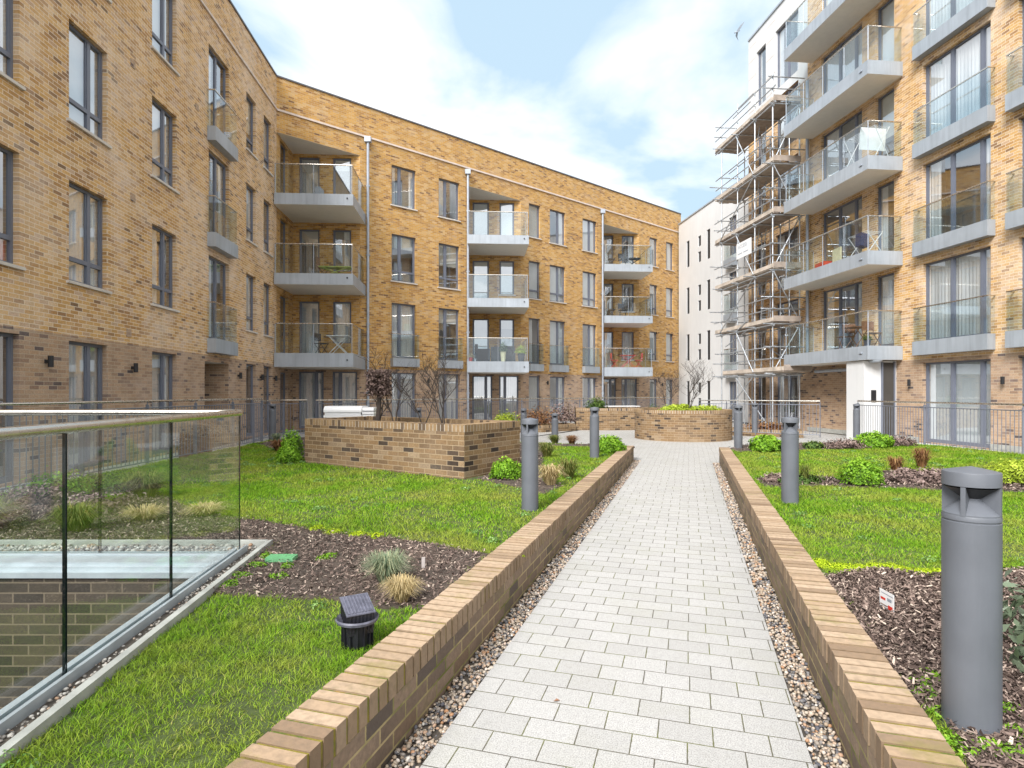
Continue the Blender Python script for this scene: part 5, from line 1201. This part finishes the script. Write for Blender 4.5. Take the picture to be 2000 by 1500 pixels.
# ================================================================== small things on the ground
def at_bed(px, py): return G(px, py)
x, y = at_bed(550, 1098)
e = empty('valve_lid', (x, y, LZ + .01), 'flat green plastic valve box lid lying in the left mulch bed', 'valve lid')
mb = MB(); mb.box((x - .10, y - .055, LZ + .015), (x + .10, y + .055, LZ + .045)); mb.build('lid', 'green_lid', e, bevel=.006)
mb = MB()
for k in range(5): mb.box((x - .085, y - .045 + k * .02, LZ + .0455), (x + .085, y - .037 + k * .02, LZ + .049))
mb.build('ribs', 'green_lid', e)
# upturned black drain gully pot: ribbed box through a round rim on a drum
x, y = at_bed(698, 1262); z = LZ
e = empty('gully_pot', (x, y, z), 'black ribbed plastic gully pot with a square grate and round rim on the grass', 'gully pot')
mb = MB(); mb.lathe([(.062, 0), (.072, .115), (.074, .13)], 28, (x, y, z)); 
for k in range(14):
    a = k * 2 * math.pi / 14; mb.obox((x + .066 * math.cos(a), y + .066 * math.sin(a), z + .0), (.012 * math.cos(a), .012 * math.sin(a), 0), (-.004 * math.sin(a), .004 * math.cos(a), 0), (0, 0, .125))
mb.build('drum', 'blackplastic', e)
mb = MB(); mb.lathe([(.076, .118), (.100, .128), (.104, .14), (.100, .148), (.096, .142), (.07, .13)], 36, (x, y, z)); mb.build('rim', 'blackplastic_lt', e, smooth=True)
rot = R(30); ca, sa = math.cos(rot), math.sin(rot); hx = .062; mb = MB(); top = MB()
Bx = lambda m, x0, y0, z0_, x1_, y1_, z1_, tilt=0.0: m.hexa([(x + ca * a - sa * b, y + sa * a + ca * b, z + c - tilt * 3 * b) for a, b, c in ((x0, y0, z0_), (x1_, y0, z0_), (x1_, y1_, z0_), (x0, y1_, z0_), (x0, y0, z1_), (x1_, y0, z1_), (x1_, y1_, z1_), (x0, y1_, z1_))])
Bx(mb, -hx, -hx, .10, hx, hx, .20, -.12)
for k in range(7):
    t = -hx + .006 + k * .018
    Bx(mb, t, -hx - .005, .12, t + .007, -hx, .198, -.12); Bx(mb, t, hx, .12, t + .007, hx + .005, .198, -.12); Bx(mb, -hx - .005, t, .12, -hx, t + .007, .20, -.12); Bx(mb, hx, t, .12, hx + .005, t + .007, .195, -.12)
mb.build('box', 'blackplastic', e)
Bx(top, -hx - .008, -hx - .008, .2005, hx + .008, hx + .008, .206, -.12)
for k in range(8): Bx(top, -hx + .002 + k * .016, -hx, .2065, -hx + .010 + k * .016, hx, .211, -.12)
top.build('grate', 'blackplastic_lt', e)
# wooden peg
x, y = at_bed(827, 1112); mb = MB(); mb.box((x - .012, y - .008, LZ - .02), (x + .012, y + .008, LZ + .085)); tag(mb.build('wooden_peg', 'stake', None, bevel=.002), 'short weathered grey wooden peg sticking out of the left mulch bed', 'peg')
# little warning card
x, y = at_bed(1727, 1195); e = empty('warning_card', (x, y, LZ), 'small white card with red and grey marks staked in the right mulch bed', 'sign')
d = Vector((-.002, -.082, 0)); u = Vector((0, 0, 1)); n = Vector((d.y, -d.x, 0)).normalized() * .002; o = Vector((x, y, LZ + .012)) - d / 2
zl = Vector((0, 0, .112)); mb = MB(); mb.obox(o, d * 1.6, n, zl); mb.build('card', 'white', e); nn = Vector((0, 0, 0))
def mark(t0, t1, z0_, z1_, mat, nm='marking'):
    q = MB(); q.obox(o + d * 1.6 * t0 - n * .25 + u * z0_, d * 1.6 * (t1 - t0), n * 1.5, u * (z1_ - z0_)); q.build(nm, mat, e)
mark(.12, .95, .092, .097, 'pipe'); mark(.08, .42, .056, .070, 'red'); mark(.55, .85, .060, .078, 'frame_lt'); mark(.08, .60, .026, .032, 'wood'); mark(.60, .92, .016, .040, 'red')
mb = MB(); mb.tube([(x, y, LZ - .02), (x, y, LZ + .02)], .003, 5); mb.build('stake', 'stake', e)
# fallen leaf
x, y = (1087 - 1000) / F * (F * CAMZ / (1370 - 768)), F * CAMZ / (1370 - 768)
mb = MB(); mb.face([(x - .016, y - .006, .004), (x, y - .010, .010), (x + .017, y, .005), (x + .002, y + .009, .012)]); tag(mb.build('fallen_leaf', 'wood'), 'single small brown fallen leaf lying on the near part of the paved path', 'leaf')

# white clamshell storage bin behind the angular planter
x0_, y0_ = -3.6, 12.6
e = empty('storage_bin', (x0_, y0_, .3), 'white ribbed plastic storage box with a rounded lid behind the angular planter', 'storage box')
def rprism(mb, x0, x1, y0, y1, z0, z1, r):
    pr = []
    for a in range(0, 91, 15): pr.append((y0 + r - r * math.cos(R(a)), z1 - r + r * math.sin(R(a))))
    for a in range(90, -1, -15): pr.append((y1 - r + r * math.cos(R(a)), z1 - r + r * math.sin(R(a))))
    pr = [(y0, z0)] + pr + [(y1, z0)]; n = len(pr)
    for k in range(n): 
        a, b = pr[k], pr[(k + 1) % n]; mb.face([(x0, a[0], a[1]), (x1, a[0], a[1]), (x1, b[0], b[1]), (x0, b[0], b[1])])
    mb.face([(x0, p[0], p[1]) for p in pr[::-1]]); mb.face([(x1, p[0], p[1]) for p in pr])
zt = PZ(793, 12.6)
mb = MB(); rprism(mb, -3.97, -3.17, 12.4, 13.0, zt - .13, zt, .10); mb.build('lid', 'white', e, bevel=.006)
mb = MB(); mb.box((-3.95, 12.42, zt - .18), (-3.19, 12.98, zt - .135)); mb.box((-3.97, 12.4, zt - .24), (-3.17, 13.0, zt - .185)); mb.box((-3.93, 12.44, .1), (-3.21, 12.96, zt - .245)); mb.build('body', 'white', e, bevel=.006)
mb = MB(); rprism(mb, -3.16, -2.92, 12.42, 12.98, zt - .10, zt - .03, .05); mb.box((-3.16, 12.42, zt - .17), (-2.92, 12.98, zt - .115)); mb.box((-3.16, 12.42, .1), (-2.92, 12.98, zt - .18)); mb.build('side_unit', 'white', e, bevel=.006)

# ================================================================== things on the balconies
def chair(x, y, z, rz, mat, label, group, name='balcony_chair'):
    e = empty(name, (0, 0, 0), label, 'chair', group)
    mb = MB(); mb.box((-.21, -.2, .43), (.21, .2, .46)); mb.build('seat', mat, e)
    mb = MB(); mb.box((-.21, .19, .56), (.21, .215, .86)); mb.build('backrest', mat, e)
    for sx in (-.19, .19):
        mb = MB(); mb.tube([(sx, -.18, 0), (sx, .19, .46), (sx, .205, .86)], .014, 5); mb.build('leg', mat, e); mb = MB(); mb.tube([(sx, .18, 0), (sx, -.17, .45)], .014, 5); mb.build('leg', mat, e)
    e.location = (x, y, z); e.rotation_euler = (0, 0, rz); return e
def table(x, y, z, rz, sx, sy, h, mat, label, group=None, name='balcony_table'):
    e = empty(name, (0, 0, 0), label, 'table', group)
    mb = MB(); mb.box((-sx, -sy, h - .03), (sx, sy, h)); mb.build('table_top', mat, e)
    for a in (-1, 1):
        for b in (-1, 1): mb = MB(); mb.tube([(a * sx * .85, b * sy * .85, 0), (a * sx * .8 * (-1 if h < .8 else 1), b * sy * .85, h - .03)], .016, 5); mb.build('leg', mat, e)
    e.location = (x, y, z); e.rotation_euler = (0, 0, rz); return e
def bp(px, Y): return PX(px, Y)
zf = lambda L: 3 * L + .03
# right block balconies
def rp(Y, out): return FR.q(yR(Y), out)
p = rp(19.9, .62); table(*p, zf(1), .1, .3, .3, .72, 'wood', 'small brown folding table on the lowest right-hand balcony')
p = rp(20.5, .6); chair(*p, zf(1), 3.1, 'wood', 'brown folding chair at the far side of the small table on the lowest right-hand balcony', 'brown folding chairs')
p = rp(19.3, .55); chair(*p, zf(1), .1, 'wood', 'brown folding chair at the near side of the small table on the lowest right-hand balcony', 'brown folding chairs')
p = rp(19.0, .95); e = empty('plant_pot', (*p, zf(1)), 'small potted plant at the near end of the lowest right-hand balcony', 'plant pot'); mb = MB(); mb.lathe([(0, 0), (.08, 0), (.11, .2), (.09, .2), (0, .18)], 14, (*p, zf(1))); mb.build('pot', 'blackplastic_lt', e); P, q, r = leaf_cloud(*p, zf(1) + .17, .13, .13, .2, 200, .03, 3); np_obj('foliage', P, q, r, 'leafdark', parent=e)
# drying rack with navy clothes (second balcony), cream board and red box
def rack(x, y, z, rz, label, cloth=None, s=1.0):
    e = empty('drying_rack', (0, 0, 0), label, 'drying rack'); mb = MB()
    for a in (-.55, .55):
        mb.tube([(a * s, -.28, 0), (a * s, .28, .9 * s)], .012, 5); mb.tube([(a * s, .28, 0), (a * s, -.28, .9 * s)], .012, 5)
    for k in range(7): mb.tube([(-.55 * s, -.28 + k * .093, .9 * s), (.55 * s, -.28 + k * .093, .9 * s)], .007, 5)
    mb.build('frame', 'white', e); e.location = (x, y, z); e.rotation_euler = (0, 0, rz); return e
RZ = math.atan2(FR.d.y, FR.d.x)
p = rp(19.55, .6); rack(*p, zf(2), RZ, 'white drying rack on the second right-hand balcony', s=.82)
mb = MB(); 
for k in range(8): mb.obox((p[0] - .32 + .05 * k, p[1] - .3 + .03 * k, zf(2) + .32), (.045, .0, 0), (0, .30, 0), (0, 0, .42))
tag(mb.build('hanging_clothes', 'navy', None, bevel=.01), 'navy blue clothes hanging on the drying rack of the second right-hand balcony', 'laundry')
p = rp(20.6, .75); mb = MB(); mb.obox((p[0] - .1, p[1] - .2, zf(2)), (.05, 0, 0), (0, .5, 0), (0, 0, .55)); tag(mb.build('storage_crate', 'cream', None, bevel=.01), 'cream board leaning on the second right-hand balcony beside the drying rack', 'board')
p = rp(21.4, .8); mb = MB(); mb.obox((p[0] - .15, p[1] - .25, zf(2)), (.3, 0, 0), (0, .6, 0), (0, 0, .22)); tag(mb.build('toy_box', 'red', None, bevel=.03), 'low red toy box on the second right-hand balcony', 'box')
p = rp(19.5, .6); rack(*p, zf(3), RZ + .1, 'large white drying rack on the third right-hand balcony', s=1.15)
mb = MB(); mb.obox((p[0] - .5, p[1] - .45, zf(3) + .35), (.9, .12, 0), (0, .012, 0), (0.05, 0, .72)); tag(mb.build('hanging_sheet', 'curtain', None), 'white sheet draped over the rack on the third right-hand balcony', 'laundry')
# first stack
A1 = Vector(FB.q(0)); S1 = lambda f, d: tuple(A1 + f_ * f + e_ * d)
p = S1(2.1, .55); table(*p, zf(2), .1, .62, .26, .42, 'limefab', 'low lime green lounge table on the middle balcony of the left stack')
p = S1(1.55, .8); chair(*p, zf(2), 1.6, 'wood', 'brown chair beside the lime green table on a left stack balcony', 'brown folding chairs')
p = S1(2.2, .6); table(*p, zf(1), .1, .42, .3, .74, 'white', 'white table on the lowest balcony of the left stack')
p = S1(1.5, .7); chair(*p, zf(1), 1.2, 'darkfab', 'dark chair beside the white table on the lowest balcony of the left stack', 'dark balcony chairs')
p = S1(2.55, .2); mb = MB(); mb.face([(p[0] - .5, p[1], zf(3) + .55), (p[0], p[1] - .02, zf(3) + .05), (p[0] + .05, p[1], zf(3) + 1.35)]); mb.face([(p[0] - .5, p[1] + .012, zf(3) + .55), (p[0] + .05, p[1] + .012, zf(3) + 1.35), (p[0], p[1] - .0, zf(3) + .05)])
p = S1(1.3, 1.2); mb = MB(); mb.box((p[0] - .1, p[1] - .3, zf(3)), (p[0] + .12, p[1] + .2, zf(3) + .7)); tag(mb.build('folded_airer', 'frame_lt', None, bevel=.01), 'grey blue folded airer standing on the top balcony of the left stack', 'airer')
# middle stack, lowest balcony: dark rattan set with flower pots
A2 = Vector(FB.q(stacks[1][0])); S2 = lambda f, d: tuple(A2 + f_ * f + e_ * d)
def sofa(p, z, rz, w, label):
    e = empty('rattan_sofa', (0, 0, 0), label, 'sofa', 'dark rattan sofas'); mb = MB(); mb.box((-w, -.32, .05), (w, .32, .42)); mb.build('seat', 'darkfab', e, bevel=.02)
    mb = MB(); mb.box((-w, .26, .42), (w, .40, .82)); mb.build('backrest', 'darkfab', e, bevel=.02)
    for a in (-1, 1): mb = MB(); mb.box((min(a * w, a * (w - .12)), -.32, .42), (max(a * w, a * (w - .12)), .26, .6)); mb.build('armrest', 'darkfab', e, bevel=.02)
    e.location = (*p, z); e.rotation_euler = (0, 0, rz)
sofa(S2(.75, .25), zf(1), 1.65, .55, 'dark rattan sofa at the left of the lowest balcony of the middle stack'); sofa(S2(1.75, .9), zf(1), .06, .6, 'dark rattan sofa at the back of the lowest balcony of the middle stack')
def potted(p, z, rr_, hh, mt, pm, label, seed):
    e = empty('potted_plant', (*p, z), label, 'potted plant', 'potted plants on balconies and terraces'); mb = MB(); mb.lathe([(0, 0), (rr_ * .7, 0), (rr_, hh), (rr_ * .85, hh), (0, hh * .9)], 16, (*p, z)); mb.build('pot', pm, e)
    P, q, r = leaf_cloud(*p, z + hh * .85, rr_ * 1.5, rr_ * 1.5, hh * 1.1, 300, .04, seed); np_obj('foliage', P, q, r, mt, parent=e)
potted(S2(2.6, .25), zf(1), .18, .42, 'leafyellow', 'darkfab', 'pale flowering plant in a dark pot, right end of a middle stack balcony', 3)
potted(S2(1.72, .1), zf(1), .14, .5, 'sage', 'cream', 'white flowering plant in a pale pot between the two rattan sofas', 4)
potted(S2(.15, -.1), zf(1), .12, .2, 'straw', 'red', 'dry grass in a red pot at the left corner of the rattan sofa balcony', 5)
# right stack: red folding set, dark chairs
A3 = Vector(FB.q(stacks[2][0])); S3 = lambda f, d: tuple(A3 + f_ * f + e_ * d)
table(*S3(1.55, .3), zf(1), 0, .45, .3, .74, 'red', 'red folding table on the lowest balcony of the right stack')
chair(*S3(.75, .35), zf(1), 1.6, 'red', 'red folding chair left of the red table on the lowest balcony', 'red folding chairs'); chair(*S3(2.2, .35), zf(1), -1.6, 'red', 'red folding chair right of the red table on the lowest balcony', 'red folding chairs')
for L, w_ in ((2, 'middle'), (3, 'top')):
    chair(*S3(.6, .4), zf(L), 1.5, 'darkfab', 'dark chair at the left of the %s balcony of the right stack' % w_, 'dark balcony chairs'); chair(*S3(1.3, .5), zf(L), .3, 'darkfab', 'dark chair near the centre of the %s balcony of the right stack' % w_, 'dark balcony chairs')
table(*S3(1.9, .4), zf(3), 0, .4, .3, .5, 'darkfab', 'low dark table on the top balcony of the right stack')
# white garden table and pots on the rear terrace
Y_ = 26.5; table(PX(1225, Y_), Y_ + 1.5, .0, .2, .8, .4, .72 + .2, 'white', 'white garden table on the terrace behind the long planter')
potted((PX(1275, 31), 31), 0, .22, .5, 'leafdark', 'white', 'small plant in a white pot on the far terrace', 8)
potted((-6.75, 12.2), .02, .16, .35, 'rust', 'wood', 'withered plant in a brown pot on the left terrace before a glazed door', 9)
potted((-6.95, 13.3), .02, .2, .5, 'rust', 'wood', 'larger withered plant in a brown pot on the left terrace', 10)
# gull
gx, gz = PX(1440, 60), PZ(62, 60); e = empty('gull', (gx, 60, gz), 'small grey gull gliding high beside the scaffolding', 'bird'); mb = MB()
mb.tube([(gx - .30, 60, gz - .12), (gx - .12, 60, gz - .04), (gx + .1, 60, gz + .05), (gx + .28, 60, gz + .11)], .07, 8, r2=.03); mb.build('body', 'pipe', e, smooth=True)
for s in (-1, 1):
    mb = MB(); a = Vector((gx, 60, gz)); b = a + Vector((.12 * s + .15, -.3 * s, .42 if s > 0 else -.30)); c = b + Vector((.25, -.2 * s, .30 if s > 0 else -.28)); w_ = Vector((.09, 0, -.05))
    mb.hexa([a - w_, b - w_, b + w_, a + w_] + [q + Vector((0, .025, .01)) for q in (a - w_, b - w_, b + w_, a + w_)]); mb.hexa([b - w_, c, c + w_ * .2, b + w_] + [q + Vector((0, .02, .01)) for q in (b - w_, c, c + w_ * .2, b + w_)]); mb.build('wing', 'pipe', e)

# clover and daisies scattered through the turf
def clover(poly, excl, n, seed):
    g = np.random.default_rng(seed); xs = [p[0] for p in poly]; ys = [p[1] for p in poly]; X = g.uniform(min(xs), max(xs), n); Y = g.uniform(1, max(ys), n) ; k = inside(poly, X, Y) & (np.abs(X) < Y * .95 + .5)
    for e in excl: k &= ~inside(e, X, Y)
    return [leaf_cloud(x, y, LZ + .006, .05 + .05 * g.random(), .05, .045, 60, .008 + .0007 * y, 200 + i) for i, (x, y) in enumerate(zip(X[k], Y[k]))]
merge('clover', clover(lawnL, beds + [P1r], 170, 1), 'cloverleaf', 'pale clover patches scattered through the left lawn', 'clover')
merge('clover', clover(lawnR, beds, 160, 2), 'cloverleaf', 'pale clover patches scattered through the right lawn', 'clover')
